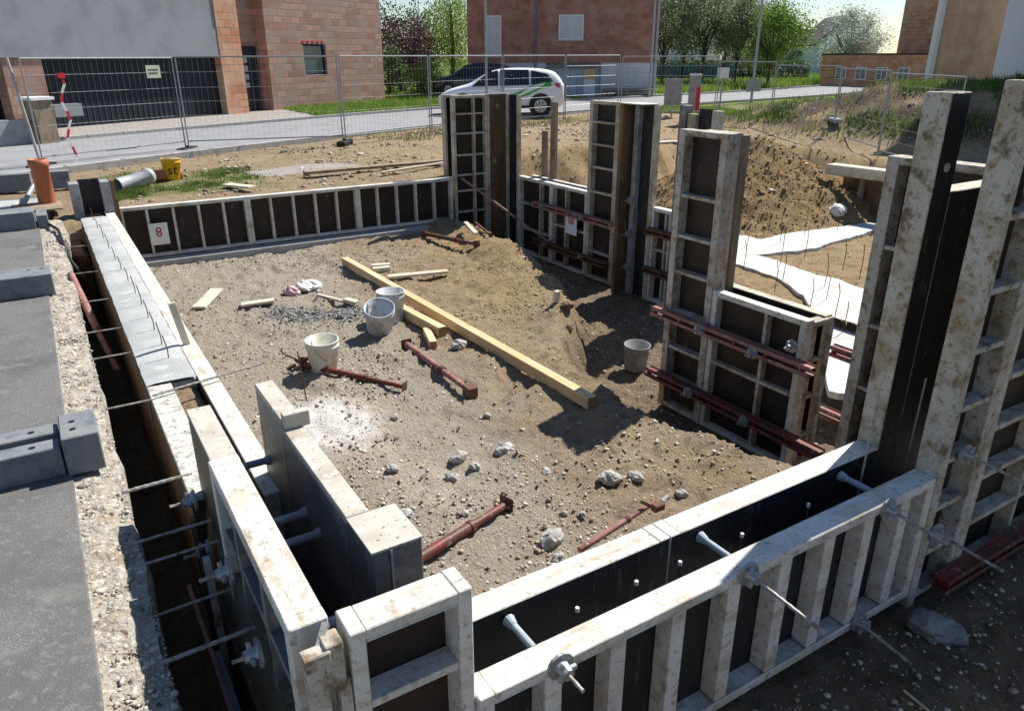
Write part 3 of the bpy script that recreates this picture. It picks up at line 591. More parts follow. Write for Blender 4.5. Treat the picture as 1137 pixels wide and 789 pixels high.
tag(obj('end_block', MB().box(.682, 3.02, .462, .80, 3.062, .535), 'steel_top', bevel=.003), 'small upright block at the joint of the two steel side forms', 'block')
t = thing('corner_box', 'grey steel box corner at the near end of the side forms', 'corner element', (0, 0, 0))
obj('shell', MB().box(.68, 1.99, -.75, .865, 2.228, .452), 'steel_panel', t, bevel=.004); obj('top_plate', MB().box(.678, 1.988, .453, .867, 2.229, .461), 'steel_top', t)
obj('seam_strip', MB().box(.745, 1.984, -.7, .752, 1.989, .45), 'steel_top', t)
panel('square white framed panel facing the camera in the foreground', .405, 1.26, (.48, 1.665, -.80), 0, [], [.30, .62, .955], m='frame_clean', ply='ply', st=.05, D=.125, rw=.05)
t = thing('corner_clamp', 'bent steel clamp at the meeting corner of the white raised boards', 'clamp', (.44, 1.70, .40))
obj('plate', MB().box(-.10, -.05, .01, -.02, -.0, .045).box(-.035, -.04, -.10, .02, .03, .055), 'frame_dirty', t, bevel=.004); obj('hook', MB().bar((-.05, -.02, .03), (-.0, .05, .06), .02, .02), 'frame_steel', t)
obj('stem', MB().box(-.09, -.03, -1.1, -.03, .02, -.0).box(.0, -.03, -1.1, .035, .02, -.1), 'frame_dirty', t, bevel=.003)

tag(obj('tie_plug', MB().tube([(3.685, 1.999, 1.50), (3.685, 1.988, 1.50)], .022, 12), 'frame_clean'), 'round pale plug on the dark face of the tallest board', 'plug')
tag(obj('tie_plug', MB().tube([(5.162, 2.98, .97), (5.150, 2.98, .97)], .024, 12), 'frame_clean'), 'round pale plug on the slim jamb panel', 'plug')
for x, lab in ((3.33, 'thin upright bar where the near wall cavity meets the tall dark boards'), (3.74, 'thin upright bar between the tall inner and outer boards')):
    tag(obj('starter_bar', MB().tube([(x, 1.9, -.42), (x + .01, 1.9, .42)], .006, 5), 'rod'), lab, 'rebar')
tag(obj('dry_stick', MB().tube([(2.95, 1.28, h1(2.95, 1.28) + .03), (2.98, 1.05, h1(2.98, 1.05) + .02)], .006, 5), 'timber'), 'thin yellow stick on the dark soil at the bottom edge', 'stick')

# slab, rough footing
struct(obj('floor_slab', MB().box(-14, -7, -.24, -.185, 13.6, .03), 'screed', bevel=.006))
mb = MB(); ys = np.arange(-1, 11.6, .03); xs = np.linspace(-.19, .0, 8)
for y in ys:
    e = .03 * float(fbm(np.array([0.]), np.array([y]), 2.2, 4, 8)[0]) + (.05 if 10.2 < y else 0)
    for j, x in enumerate(xs):
        t_ = j / 7; xx = x + (e + .02) * t_; zz = .015 - .03 * t_ + .03 * float(fbm(np.array([xx]), np.array([y]), 14, 3, 2)[0]) * min(1, t_ * 5)
        mb.v.append((xx, y, zz))
    mb.v.append((e + .035, y, -.09 + .03 * float(fbm(np.array([1.]), np.array([y]), 9, 3, 6)[0]))); mb.v.append((e * .4 + .0, y, -1.6))
for i in range(len(ys) - 1):
    for j in range(9): a = i * 10 + j; mb.f.append((a, a + 1, a + 11, a + 10)); mb.mi.append(0)
tag(obj('rough_footing', mb, 'rough_conc'), 'crumbly pale rubble concrete strip between dark slab and trench', 'footing')
n = 9000; y = RNG.uniform(.2, 11.4, n); x = RNG.uniform(-.17, .03, n); r = np.clip(RNG.lognormal(math.log(.005), .5, n), .002, .016)
cols = np.tile((.50, .46, .39), (n, 1)) * RNG.uniform(.35, 1.3, (n, 1))
o = obj('rubble', stones_mesh('rubble', x, y, .012 - .035 * (x + .19) / .19 + r * .3, r, cols), 'gravel'); o['kind'] = 'stuff'; tag(o, 'coarse pebbles set in the rough footing strip', 'rubble')
tag(obj('earth_step', MB().prism([(-.05, 10.7), (.27, 10.5), (.27, 12.0), (-.05, 12.0)], -1.5, -.25), 'ply_brown', bevel=.05), 'brown earth step closing the far end of the trench', 'earth step')

for (y, dz, w_, lab, m_) in [(3.30, 0, .05, 'rust stained upright bar on the trench side of the left wall', 'ply_brown'), (2.98, -.02, .045, 'grey upright bar beside the raised white board', 'frame_dirty'), (3.12, -.05, .03, 'dark upright angle bar between the two left wall sections', 'rust')]:
    tag(obj('upright_bar', MB().box(.255, y, -1.1, .285, y + w_, -.03 + dz), m_, bevel=.003), lab, 'bar')
tag(obj('edge_strip', MB().bar((.20, 3.35, -.45), (.22, 1.0, -.50), .02, .10), 'pink', bevel=.002), 'long thin dull red strip running low along the trench side', 'strip')
tag(obj('plank', MB().bar((.24, 3.0, -.62), (.25, 1.2, -.72), .03, .14), 'concrete_grey', bevel=.003), 'cement covered plank low beside the raised board', 'plank')
# tie rods across the trench
NTH = ['nearest', 'second nearest', 'third nearest', 'fourth nearest', 'fifth nearest', 'sixth nearest', 'seventh nearest', 'eighth nearest', 'ninth nearest', 'tenth nearest', 'eleventh nearest', 'farthest']
def ribbed(mb, a, b, r, n=6):
    a = Vector(a); b = Vector(b); L_ = (b - a).length; k = max(2, int(L_ / .02)); pts = [a.lerp(b, i / k) for i in range(k + 1)]
    return mb.tube(pts, [r * (1.12 if i % 2 else .92) for i in range(k + 1)], n)
for i, (y, z, s) in enumerate([(2.42, -.02, .012), (2.83, -.12, .009), (3.05, -.01, .009), (3.22, -.0, .010), (3.69, .01, .013), (4.80, .0, .009), (5.79, -.01, .008), (6.43, -.01, .008), (7.38, -.02, .007), (8.49, -.02, .007), (10.01, -.06, .007), (11.08, -.10, .007)]):
    tag(obj('tie_rod', ribbed(MB(), (-.02 + random.uniform(0, .05), y - .01, z), (.34, y + .005, z - .005), s * .72), 'rod'), NTH[i] + ' threaded rod lying across the dark trench', 'tie rod', 'rods across the trench')
tag(obj('tie_rod', ribbed(MB(), (.30, 4.78, .03), (1.05, 4.95, .035), .008), 'rod'), 'threaded rod laid over the open gap in the left wall', 'tie rod')
# starter bars on the poured wall
for i, (x, y) in enumerate([(.55, 5.45), (.55, 5.76), (.55, 6.15), (.55, 6.5), (.55, 6.9), (.545, 7.3), (.535, 7.76), (.525, 8.27), (.515, 8.75), (.505, 9.3), (.50, 9.94), (.49, 10.6), (.485, 11.2)]):
    x -= .06; tag(obj('starter_bar', MB().tube([(x, y, -.05), (x + .005, y + .01, .08), (x - .01, y + .02, .14 + random.uniform(0, .05))], .004, 5), 'rebar'),
        'thin starter bar, ' + ['first', 'second', 'third', 'fourth', 'fifth', 'sixth', 'seventh', 'eighth', 'ninth', 'tenth', 'eleventh', 'twelfth', 'last'][i] + ' from the near end of the poured wall', 'rebar', 'starter bars in the poured wall')
tag(obj('stake', MB().bar((.66, 5.72, -.02), (.60, 5.70, .34), .03, .05), 'board', bevel=.002), 'small pale wooden stake standing on the left wall rail', 'stake')

# wing nut tie assemblies
def tie(label, x, y, z, ln=.30, sag=0, facing=-1, group='wall ties'):
    t = thing('wall_tie', label, 'wall tie', (x, y, z))
    f = facing; obj('plate', MB().tube([(0, 0, 0), (0, .012 * f, 0)], .055, 14), 'frame_steel', t)
    nut = MB().tube([(0, .012 * f, 0), (0, .06 * f, 0)], [.030, .022], 8)
    for a in (0, 2.1, 4.2): nut.bar((0, .035 * f, 0), (.048 * math.cos(a), .035 * f, .048 * math.sin(a)), .016, .02)
    obj('wing_nut', nut, 'galv', t, bevel=.002)
    obj('rod', ribbed(MB(), (0, .0, 0), (sag * .3, ln * f, sag), .008), 'rod', t); return t
tie('foreground wall tie with big nut on the near wall left end', 1.21, 1.635, .0, .14)
tie('wall tie with the long bare rod sticking out of the near wall', 2.17, 1.635, .0, .38, -.02)
tie('wall tie at the foot of the tall mottled panel, long rod', 3.14, 1.635, -.02, .30, -.02)
tie('wall tie on the mottled panel above knee height', 3.75, 1.63, .10, .30, -.02)
tie('lower wall tie on the mottled panel', 3.66, 1.63, -.35, .35, -.02)
tie('lowest wall tie at the bottom of the near wall', 3.10, 1.635, -.69, .3, -.03)
def tiex(label, x, y, z, ln=.1, side=-1):
    t = tie(label, 0, 0, 0, ln); t.location = (x, y, z); t.rotation_euler = (0, 0, -PI / 2); return t
tiex('large dark disc nut on the left wall beside the trench', .315, 3.47, -.02, .12)
tiex('rusty wall tie under the raised white board', .315, 3.25, -.18, .12)
tiex('lower wall tie hidden beside the near trench', .315, 2.62, .12, .12)
tiex('lowest wall tie on the raised board by the trench', .315, 2.2, .05, .10)
for i, (y, z, lab) in enumerate([(10.66, -.40, 'top wall tie left of the red numbered plate'), (10.55, -1.05, 'bottom wall tie of the middle wall, far one'), (9.5, -.40, 'top wall tie at the single ladder column'), (9.5, -1.05, 'bottom wall tie at the single ladder column'),
                                (8.35, .05, 'upper wall tie on the dark corner element'), (8.35, -.45, 'middle wall tie on the dark corner element'), (8.35, -.95, 'lower wall tie on the dark corner element')]):
    tiex(lab, 7.22, y, z, .12)
for (y, z, lab) in [(4.62, -.37, 'upper left clamp nut on the box form waler'), (3.98, -.39, 'upper right clamp nut on the box form waler'), (4.68, -1.04, 'lower left clamp nut on the box form waler'), (3.98, -1.05, 'lower right clamp nut on the box form waler'), (3.60, -.20, 'bare tie end at the right corner of the box form')]:
    tiex(lab, 4.93, y, z, .10)
# sleeves between the skins
for (x, lab) in ((1.21, 'left'), (2.25, 'middle'), (3.27, 'right')):
    t = thing('spacer_sleeve', lab + 'most grey spacer tube bridging the near wall cavity' if lab != 'middle' else 'middle grey spacer tube bridging the near wall cavity', 'spacer tube', (x, 0, -.06), 0, 'spacer tubes in the near wall')
    obj('tube', MB().tube([(0, 1.775, 0), (0, 1.975, 0)], .016, 12), 'sleeve', t); obj('cone', MB().tube([(0, 1.94, 0), (0, 1.98, 0)], [.018, .028], 12), 'sleeve', t)
for (y, z, lab) in ((3.42, .12, 'farthest'), (2.80, .16, 'second farthest'), (2.62, .16, 'third farthest'), (2.02, .22, 'nearest')):
    t = thing('spacer_sleeve', lab + ' dark spacer tube between the raised board and steel side form', 'spacer tube', (0, y, z), 0, 'spacer tubes in the left wall')
    obj('tube', MB().tube([(.46, 0, 0), (.68, 0, 0)], .018, 12), 'sleeve', t); obj('cone', MB().tube([(.655, 0, 0), (.679, 0, 0)], [.02, .028], 12), 'sleeve', t)
for i, (x, lab) in enumerate(((1.48, 'first'), (1.79, 'second'), (2.04, 'third'), (2.43, 'fourth'), (2.9, 'fifth'))):
    t = thing('starter_bar', lab + ' pale capped bar from the left inside the near wall cavity', 'rebar', (x, 1.89, -.43), 0, 'bars inside the near wall')
    obj('bar', MB().tube([(0, 0, 0), (0, 0, .36)], .005, 5), 'rebar', t); obj('cap', MB().tube([(0, 0, .355), (0, 0, .375)], .009, 6), 'white', t)

# walers (double channels)
def waler(label, a, b, m='red', group='walers'):
    a = Vector(a); b = Vector(b); d = (b - a).normalized(); t = thing('steel_waler', label, 'waler', a, math.atan2(d.y, d.x), group); L_ = (b - a).length
    for s in (-1, 1):
        z = s * .032
        mb = MB().box(0, -.045, z - .004, L_, .045, z + .004).box(0, -.044, z - .017, L_, -.037, z + .017).box(0, .037, z - .017, L_, .044, z + .017)
        obj('channel', mb, m, t, bevel=.002)
    for i in range(int(L_ / .35) + 1): u = min(L_ - .03, .03 + i * .35); obj('spacer', MB().box(u, -.03, -.027, u + .02, .03, .027), m, t)
    return t
waler('upper red waler across the box form and ladder column', (4.965, 5.30, -.37), (4.965, 3.40, -.37), 'pink')
waler('lower bright red waler across the box form', (4.965, 5.32, -1.04), (4.965, 3.20, -1.04))
waler('upper red waler in the gap beyond the box form', (5.60, 3.7, -.40), (5.60, 2.3, -.40))
waler('lower red waler in the gap beyond the box form', (5.60, 3.8, -1.0), (5.60, 2.3, -1.0))
waler('thin red waler highest in the gap beyond the box form', (6.3, 3.9, -.45), (6.3, 2.4, -.45), 'pink')
waler('upper rusty waler along the middle wall', (7.24, 10.95, -.40), (7.24, 8.80, -.40), 'pink')
waler('lower rusty waler along the middle wall', (7.24, 10.95, -1.05), (7.24, 8.85, -1.05), 'rust')
waler('short dark waler on the small half hidden panel', (7.24, 8.0, -.33), (7.24, 7.3, -.33), 'rust')
waler('lower short dark waler on the small half hidden panel', (7.24, 8.0, -.90), (7.24, 7.3, -.90), 'rust')
waler('red waler at the bottom of the tall outer panels', (3.75, 1.58, -.70), (5.1, 1.58, -.70))

# props
def prop(label, a, b, r=.028, m='red', head=True, m2='rust', group='steel props', square=False):
    a = Vector(a); b = Vector(b); d = (b - a); L_ = d.length; t = thing('steel_prop', label, 'steel prop', a, group=group, rot=d.to_track_quat('X', 'Z').to_euler())
    obj('outer_tube', MB().tube([(0, 0, 0), (L_ * .62, 0, 0)], r, 14), m, t, smooth=False)
    obj('inner_tube', MB().tube([(L_ * .62, 0, 0), (L_, 0, 0)], r * .78, 14), m, t)
    obj('collar', MB().tube([(L_ * .60, 0, 0), (L_ * .64, 0, 0)], r * 1.18, 14), m2, t)
    if head:
        pz_ = r * 1.65
        obj('end_plate', MB().box(-.008, -pz_, -pz_, 0, pz_, pz_), m2, t, bevel=.003)
        if square: obj('fork_head', MB().box(L_ - .0, -.05, -.05, L_ + .13, .05, .05), m2, t, bevel=.006)
        else: obj('end_plate', MB().box(L_, -pz_, -pz_, L_ + .008, pz_, pz_), m2, t, bevel=.003)
    return t
def gz(x, y, d=.03): return (x, y, h1(x, y) + d)
prop('slanting red brace across the far corner of the pit', (6.35, 11.93, -.02), (7.18, 10.35, -.97), .022, 'pink')
prop('dark red prop lying under the white bucket', gz(1.80, 6.78, .05), gz(2.47, 5.90, .05), .030, 'red')
prop('pinkish prop with square head lying in the middle of the floor', gz(2.93, 6.86, .04), gz(2.92, 5.50, .05), .036, 'pink', square=True)
prop('bright red prop poking out behind the grey steel corner', gz(1.35, 3.38, .05), gz(2.22, 3.66, .05), .036, 'red', m2='red')
prop('pale red tube resting along the far edge of the near wall rail', (1.80, 2.30, -.16), (2.30, 2.34, -.09), .016, 'pink', head=False)
prop('rusty prop lying at the foot of the low back wall', gz(5.33, 11.4, .05), gz(5.34, 9.62, .05), .035, 'rust', m2='red')
prop('second rusty prop in the shade near the far corner', gz(6.2, 11.2, .05), gz(5.75, 9.9, .06), .022, 'rust')
t = thing('rust_fittings', 'cluster of dark rusty couplers beside the white bucket', 'couplers', gz(1.83, 6.86, .05))
cl = MB()
for i in range(9): a = random.uniform(0, 6); p = Vector((random.uniform(-.1, .12), random.uniform(-.08, .08), random.uniform(-.02, .04))); cl.bar(p, p + Vector((math.cos(a) * .09, math.sin(a) * .09, random.uniform(-.03, .05))), .03, .03)
obj('coupler_pile', cl, 'rust', t, bevel=.004); obj('handle', MB().tube([(-.05, 0, .02), (-.18, .1, .09), (-.2, .08, .14)], .009, 6), 'red', t)
tag(obj('marker_bar', MB().tube([gz(1.62, 6.15, -.05), (1.60, 6.2, -.42)], .006, 5), 'rust'), 'thin bare rod stuck upright left of the lime patch', 'rebar')
t = thing('rail_coupler', 'rusty clamp leaning on the far side of the near wall rail', 'clamp', (2.28, 2.30, -.08))
obj('body', MB().box(-.03, -.02, -.03, .04, .02, .01).bar((-.03, 0, 0), (-.07, .05, .02), .012, .02), 'rust', t, bevel=.006)
obj('stone_grip', MB().tube([(.04, .01, .0), (.09, .02, .01)], .014, 8), 'rock', t)

# timbers and boards
def beam(name, label, cat, a, b, w, h, m='timber', end='timber_end', tilt=None, group=None):
    a = Vector(a); b = Vector(b); d = b - a; t = MB().bar((0, 0, 0), (d.length, 0, 0), w, h)
    t.mi[0] = t.mi[1] = 1
    me_ = t; o = obj(name, me_, [m, end], bevel=.003); o.location = a; o.rotation_euler = d.to_track_quat('X', 'Z').to_euler(); return tag(o, label, cat, group)
def lay(x, y, d): return (x, y, h1(x, y) + d)
beam('timber_beam', 'longest fresh yellow beam lying diagonally across the floor', 'timber beam', (3.50, 10.3, -.77), (3.66, 4.58, -.79), .10, .11, group='yellow beams')
beam('timber_beam', 'shorter yellow beam lying against the longest one behind the buckets', 'timber beam', (3.28, 8.1, -.79), (3.37, 6.88, -.79), .10, .11, group='yellow beams')
beam('timber_stub', 'short beam stub lying beside the end of the shorter beam', 'timber stub', (3.27, 7.08, -.82), (3.14, 6.64, -.82), .08, .08)
beam('plank', 'pale flat plank crossing beyond the beams', 'plank', lay(3.75, 9.3, .04), lay(4.57, 9.08, .04), .12, .035, 'board', 'board')
beam('wood_block', 'small wood block behind the pale plank, upper one', 'wood block', lay(3.78, 9.98, .05), lay(4.05, 9.92, .05), .10, .06, 'board', 'board', group='small blocks')
beam('wood_block', 'small wood block behind the pale plank, lower one', 'wood block', lay(3.70, 9.72, .04), lay(3.94, 9.66, .04), .10, .06, 'board', 'old_wood', group='small blocks')
beam('plank', 'pale square board lying nearest the left wall', 'plank', lay(1.28, 9.35, .03), lay(1.62, 9.95, .03), .16, .03, 'board', 'board')
beam('plank', 'narrow board lying right of the square one', 'plank', lay(1.74, 9.15, .03), lay(2.12, 9.05, .03), .12, .03, 'board', 'old_wood')
beam('plank', 'thin stick lying towards the grey buckets', 'plank', lay(2.66, 9.0, .03), lay(2.86, 8.55, .03), .04, .03, 'board', 'board')
beam('wood_block', 'tiny offcut at the end of the thin stick', 'wood block', lay(2.88, 8.60, .04), lay(2.98, 8.44, .05), .09, .04, 'board', 'board')
beam('plank', 'small pale offcut leaning on the rusty prop in the far corner', 'plank', lay(5.85, 10.9, .12), lay(5.60, 10.1, .09), .07, .03, 'board', 'board')
beam('wood_block', 'small upright offcut on the sandy edge of the trench', 'wood block', lay(4.86, 6.85, .0), lay(4.86, 6.83, .14), .07, .05, 'board', 'board')
beam('plank', 'pale board lying outside just behind the low back wall', 'plank', (2.58, 13.35, .01), (2.88, 12.75, .02), .18, .03, 'board', 'board')

# plastic bags
def bag(x, y, sx, sy, sz, label, m, seed):
    import bmesh
    bm = bmesh.new(); bmesh.ops.create_icosphere(bm, subdivisions=4, radius=1)
    for p in bm.verts:
        c = p.co; k = 1 + .55 * float(fbm(np.array([c.x * 1.6 + seed + c.z]), np.array([c.y * 1.6 - c.z * 1.3]), 1.3, 4, seed, .6)[0]); p.co = Vector((c.x * sx, c.y * sy, c.z * sz)) * k
    me_ = bpy.data.meshes.new('bag'); bm.to_mesh(me_); bm.free()
    o = obj('plastic_bag', me_, m); o.location = (x, y, h1(x, y) + sz * .55); return tag(o, label, 'plastic bag', 'crumpled bags')
bag(2.44, 9.35, .12, .10, .07, 'crumpled pink plastic bag on the dirt', 'pink_bag', 5)
bag(2.68, 9.42, .17, .13, .08, 'crumpled white plastic bag next to the pink one', 'plastic_bag', 9)

# buckets
def bucket(label, loc, m, r=.15, h=.32, rot=(0, 0, 0), rough_in=None, handle=True, taper=.84, fill=None):
    t = thing('bucket', label, 'bucket', loc, rot=rot)
    obj('shell', MB().lathe([(0.001, 0), (r * taper, 0), (r * taper + .004, .02), (r * .97, h * .82), (r * 1.03, h * .83), (r * 1.03, h * .86), (r, h * .87), (r, h), (r * 1.04, h), (r * 1.04, h + .008), (r * .97, h + .008), (r * (taper - .02), .012), (.001, .012)], 28), m, t, smooth=True)
    if fill: obj('residue', MB().lathe([(.001, h * fill), (r * .90, h * fill)], 24), 'concrete_grey', t)
    if handle:
        pts = [(r * 1.04 * math.cos(a), -.03 - .10 * math.sin(a), h * .9 - .16 * math.sin(a)) for a in np.linspace(0, PI, 14)]
        obj('handle', MB().tube(pts, .004, 5), 'galv', t)
    return t
bucket('milky white bucket standing alone by the dark red prop', lay(1.98, 6.72, -.01), 'bucket_white', .158, .34, (.03, -.04, .6))
bucket('cement smeared grey bucket tilted in front of the standing grey one', lay(2.86, 7.42, .04), 'bucket_grey', .165, .31, (.20, -.34, .7))
bucket('grey bucket standing upright behind the tilted one', lay(3.13, 7.72, .0), 'bucket_grey', .16, .36, (0, 0, 2))
bucket('dark grey bucket standing in the shade below the ladder column', lay(5.45, 6.05, .0), 'bucket_dark', .15, .30, (.05, 0, 0))
t = bucket('yellow bucket with dark lettering on the grass strip', (1.98, 14.95, h1(1.98, 14.95)), 'yellow', .165, .36, (0, .03, .4), handle=False)
obj('dirt_heap', MB().lathe([(.001, .40), (.10, .385), (.155, .355)], 16), 'old_wood', t)
def text(s, size, loc, rot, m, parent, name='lettering', ext=.002):
    cu = bpy.data.curves.new(name, 'FONT'); cu.body = s; cu.size = size; cu.extrude = ext; cu.align_x = 'CENTER'; cu.align_y = 'CENTER'; cu.resolution_u = 3
    cu.materials.append(M[m]); tmp = bpy.data.objects.new(name, cu); C.objects.link(tmp)
    me_ = bpy.data.meshes.new_from_object(tmp); bpy.data.objects.remove(tmp)
    o = bpy.data.objects.new(name, me_); C.objects.link(o); o.parent = parent; o.location = loc; o.rotation_euler = rot
    if not me_.materials: me_.materials.append(M[m])
    return o
text('st', .24, (.02 - .163 * math.cos(1.0), -.163 * math.sin(1.0), .17), (PI / 2, 0, 1.0 - PI / 2), 'dark_mark', t)

# plates on the panels
t = thing('number_plate', 'white plate with a red figure on the low back wall panel', 'plate', (1.27, 11.985, -.42))
obj('plate', MB().box(-.13, -.01, -.16, .13, 0, .16), 'white', t); text('8', .20, (0, -.014, .02), (PI / 2, 0, 0), 'red_mark', t)
t = thing('number_plate', 'white plate with red marks on the middle wall below the upper waler', 'plate', (7.28, 9.86, -.58), -PI / 2)
obj('plate', MB().box(-.15, -.01, -.17, .15, 0, .17), 'white', t); text('08', .16, (0, -.014, .05), (PI / 2, 0, 0), 'red_mark', t)

# grey blocks on the slab
def block(label, x0, y0, x1, y1, z0, z1, holes, group='grey shutter blocks'):
    t = thing('hollow_block', label, 'block', (x0, y0, z0), 0, group); w = x1 - x0; d = y1 - y0; h = z1 - z0
    obj('body', MB().box(0, 0, 0, w, d, h), 'block', t, bevel=.005)
    for (u, v) in holes: obj('hole_disc', MB().tube([(u, v, h - .05), (u, v, h + .0015)], .016, 12), 'black', t)  # block is solid; black discs paint in the shade of its holes
    return t
block('nearest grey hollow block, end piece standing higher at the slab edge', -.20, 3.95, -.03, 4.27, .03, .24, [(.06, .20), (.06, .10)])
block('nearest row of grey hollow blocks, lower back piece', -.75, 4.15, -.21, 4.28, .03, .20, [(.42, .06), (.25, .06)])
block('nearest row of grey hollow blocks, lower front piece', -.75, 3.98, -.21, 4.10, .03, .19, [(.42, .06), (.25, .06)])
block('middle grey block at the slab edge', -.60, 7.60, -.13, 7.95, .03, .22, [(.40, .25), (.30, .25)])
block('far grey block at the slab edge', -.60, 10.9, -.22, 11.3, .03, .24, [(.25, .2)])
block('small pale block beside the far grey one', -.20, 10.95, -.08, 11.45, .0, .18, [(.06, .3)])
block('dark block row crossing behind the orange pipe, left part', -1.4, 14.6, -.22, 14.85, -.02, .26, [])
block('dark block row crossing behind the orange pipe, right part', .05, 14.6, .34, 14.85, -.02, .26, [])
tag(obj('board_sheet', MB().box(-.50, 12.15, .035, .12, 12.85, .055), 'old_wood', bevel=.003), 'dirty brown board lying under the upright orange pipe', 'board')
tag(obj('concrete_strip', MB().box(-1.5, 12.3, .03, .02, 13.3, .05), 'concrete'), 'pale concrete surface behind the orange pipe', 'concrete')
t = thing('drain_pipe', 'upright orange drain pipe standing at the slab corner', 'pipe', (-.05, 12.75, .05))
obj('pipe', MB().lathe([(.115, 0), (.115, .50), (.132, .51), (.132, .62), (.122, .62), (.105, .5), (.105, 0)], 24), 'terracotta', t, smooth=True)
t = thing('drain_pipe', 'grey drain pipe lying on the grass', 'pipe', (.98, 14.05, h1(1, 14) + .12), rot=(0, PI / 2 - .05, .75))
obj('pipe', MB().lathe([(.11, 0), (.11, .70), (.13, .71), (.13, .80), (.11, .80), (.10, .7), (.10, 0)], 20), 'grey_pipe', t, smooth=True)
t = thing('drain_pipe', 'terracotta drain pipe lying beyond the grey one', 'pipe', (1.42, 14.85, h1(1.4, 14.8) + .10), rot=(0, PI / 2, .2))
obj('pipe', MB().lathe([(.10, 0), (.10, .62), (.12, .63), (.12, .72), (.10, .72), (.09, .6), (.09, 0)], 20), 'terracotta', t, smooth=True)
tag(obj('steel_strut', MB().tube([(-.35, 12.6, .08), (-.02, 13.6, .42)], .035, 10), 'galv'), 'slanting galvanised tube leaning behind the orange pipe', 'tube')
prop('red prop hanging down into the trench from the rubble strip', (.02, 8.3, .02), (.20, 6.9, -.55), .034, 'pink', head=False)
tag(obj('hose', MB().tube([(-.09, 11.0, .06), (.0, 10.6, .05), (.02, 10.0, .0), (.06, 9.6, -.15), (.16, 9.4, -.3), (.26, 9.45, -.2)], .018, 8), 'black'), 'black hose curling over the far edge of the trench', 'hose')

# fleece strips and rebar beyond the box
def sheet(name, label, pts, z, m, n=1):
    P2 = []
    for i in range(len(pts)):
        a = Vector(pts[i]); b = Vector(pts[(i + 1) % len(pts)]); k_ = max(2, int((b - a).length / .09))
        for j in range(k_):
            p = a.lerp(b, j / k_); f_ = .05 * float(fbm(np.array([p.x]), np.array([p.y]), 4, 4, 19, .7)[0]); P2.append((p.x + f_ * 2, p.y + f_ * 1.5))
    mb = MB().prism(P2, z - .05, z + .02); return tag(obj(name, mb, m), label, 'foundation strip', 'white strips')
zf = -1.0
sheet('white_strip', 'white foundation strip running from the wall to the dirt mound', [(9.1, 9.5), (10.47, 9.16), (10.57, 8.65), (11.44, 8.72), (12.54, 8.58), (13.46, 8.49), (13.5, 8.2), (12.91, 8.06), (12.28, 7.93), (11.4, 7.85), (10.79, 7.73), (10.14, 7.85), (9.64, 7.93), (9.0, 8.15)], zf - .02, 'fleece')
sheet('white_strip', 'white foundation strip bending towards the door gap', [(9.0, 8.14), (9.62, 7.92), (9.55, 7.3), (9.42, 6.74), (9.46, 6.31), (9.35, 5.82), (8.75, 5.33), (7.6, 4.4), (6.5, 3.5), (6.0, 3.9), (6.86, 4.64), (7.85, 5.48), (8.46, 6.14), (8.80, 6.89), (8.9, 7.49)], zf - .02, 'fleece')
k = 0
for (x, y) in [(8.8, 6.75), (9.0, 6.2), (9.95, 6.6), (9.7, 6.15), (8.7, 7.4), (8.2, 6.4), (7.9, 5.6), (8.0, 5.3), (9.4, 7.3), (10.1, 7.4), (10.6, 8.3), (11.5, 8.5), (12.3, 8.4), (8.5, 5.8), (9.9, 8.4), (9.3, 5.6), (7.6, 4.9), (11.0, 8.9), (7.2, 4.3), (12.9, 8.6)]:
    b = tag(obj('starter_bar', MB().tube([(x, y, -1.0), (x + .02, y, -.7), (x + random.uniform(-.04, .04), y + .02, -.55 + random.uniform(-.12, .08))], .0055, 5), 'rebar'), 'thin rusty starter bar rising from the white foundation strips', 'rebar', 'starter bars in the white strips')
# shoring recess in the bank
t = thing('trench_shoring', 'dark brown shored recess under a pale beam right of the dirt mound', 'shoring', (13.75, 9.5, -1.05), -PI / 2 + .06)
obj('beam', MB().box(-.3, -.15, .80, 2.2, .18, 1.0), 'board', t, bevel=.02, label='pale dusty beam'); obj('back_board', MB().box(-.1, .25, .0, 2.2, .3, .8), 'ply_brown', t)
for u in (.35, 1.0, 1.7): obj('upright', MB().box(u, .10, 0, u + .07, .2, .8), 'old_wood', t)
# pole and tarp strip behind the back wall
beam('edge_board', 'dark wet boards lying along the ground behind the back wall', 'board', (4.1, 13.9, .02), (7.3, 13.75, .06), .22, .05, 'old_wood', 'old_wood')
beam('edge_board', 'long thin pale lath behind the back wall', 'lath', (5.3, 13.1, .03), (7.0, 13.55, .06), .07, .03, 'board', 'board')
beam('edge_board', 'weathered plank on the crest of the dirt mound', 'board', (12.7, 13.2, .10), (14.6, 13.0, .22), .25, .06, 'old_wood', 'old_wood')
beam('edge_board', 'second grey plank beside the one on the mound crest', 'board', (12.6, 13.9, .05), (14.0, 13.8, .05), .2, .06, 'board', 'board')
patch('grey_gravel_patch', 'grey gravel patch on the soil beyond the back wall', 'gravel', 4.3, 15.0, 1.3, .55, 'drive', .0, 5, .03)

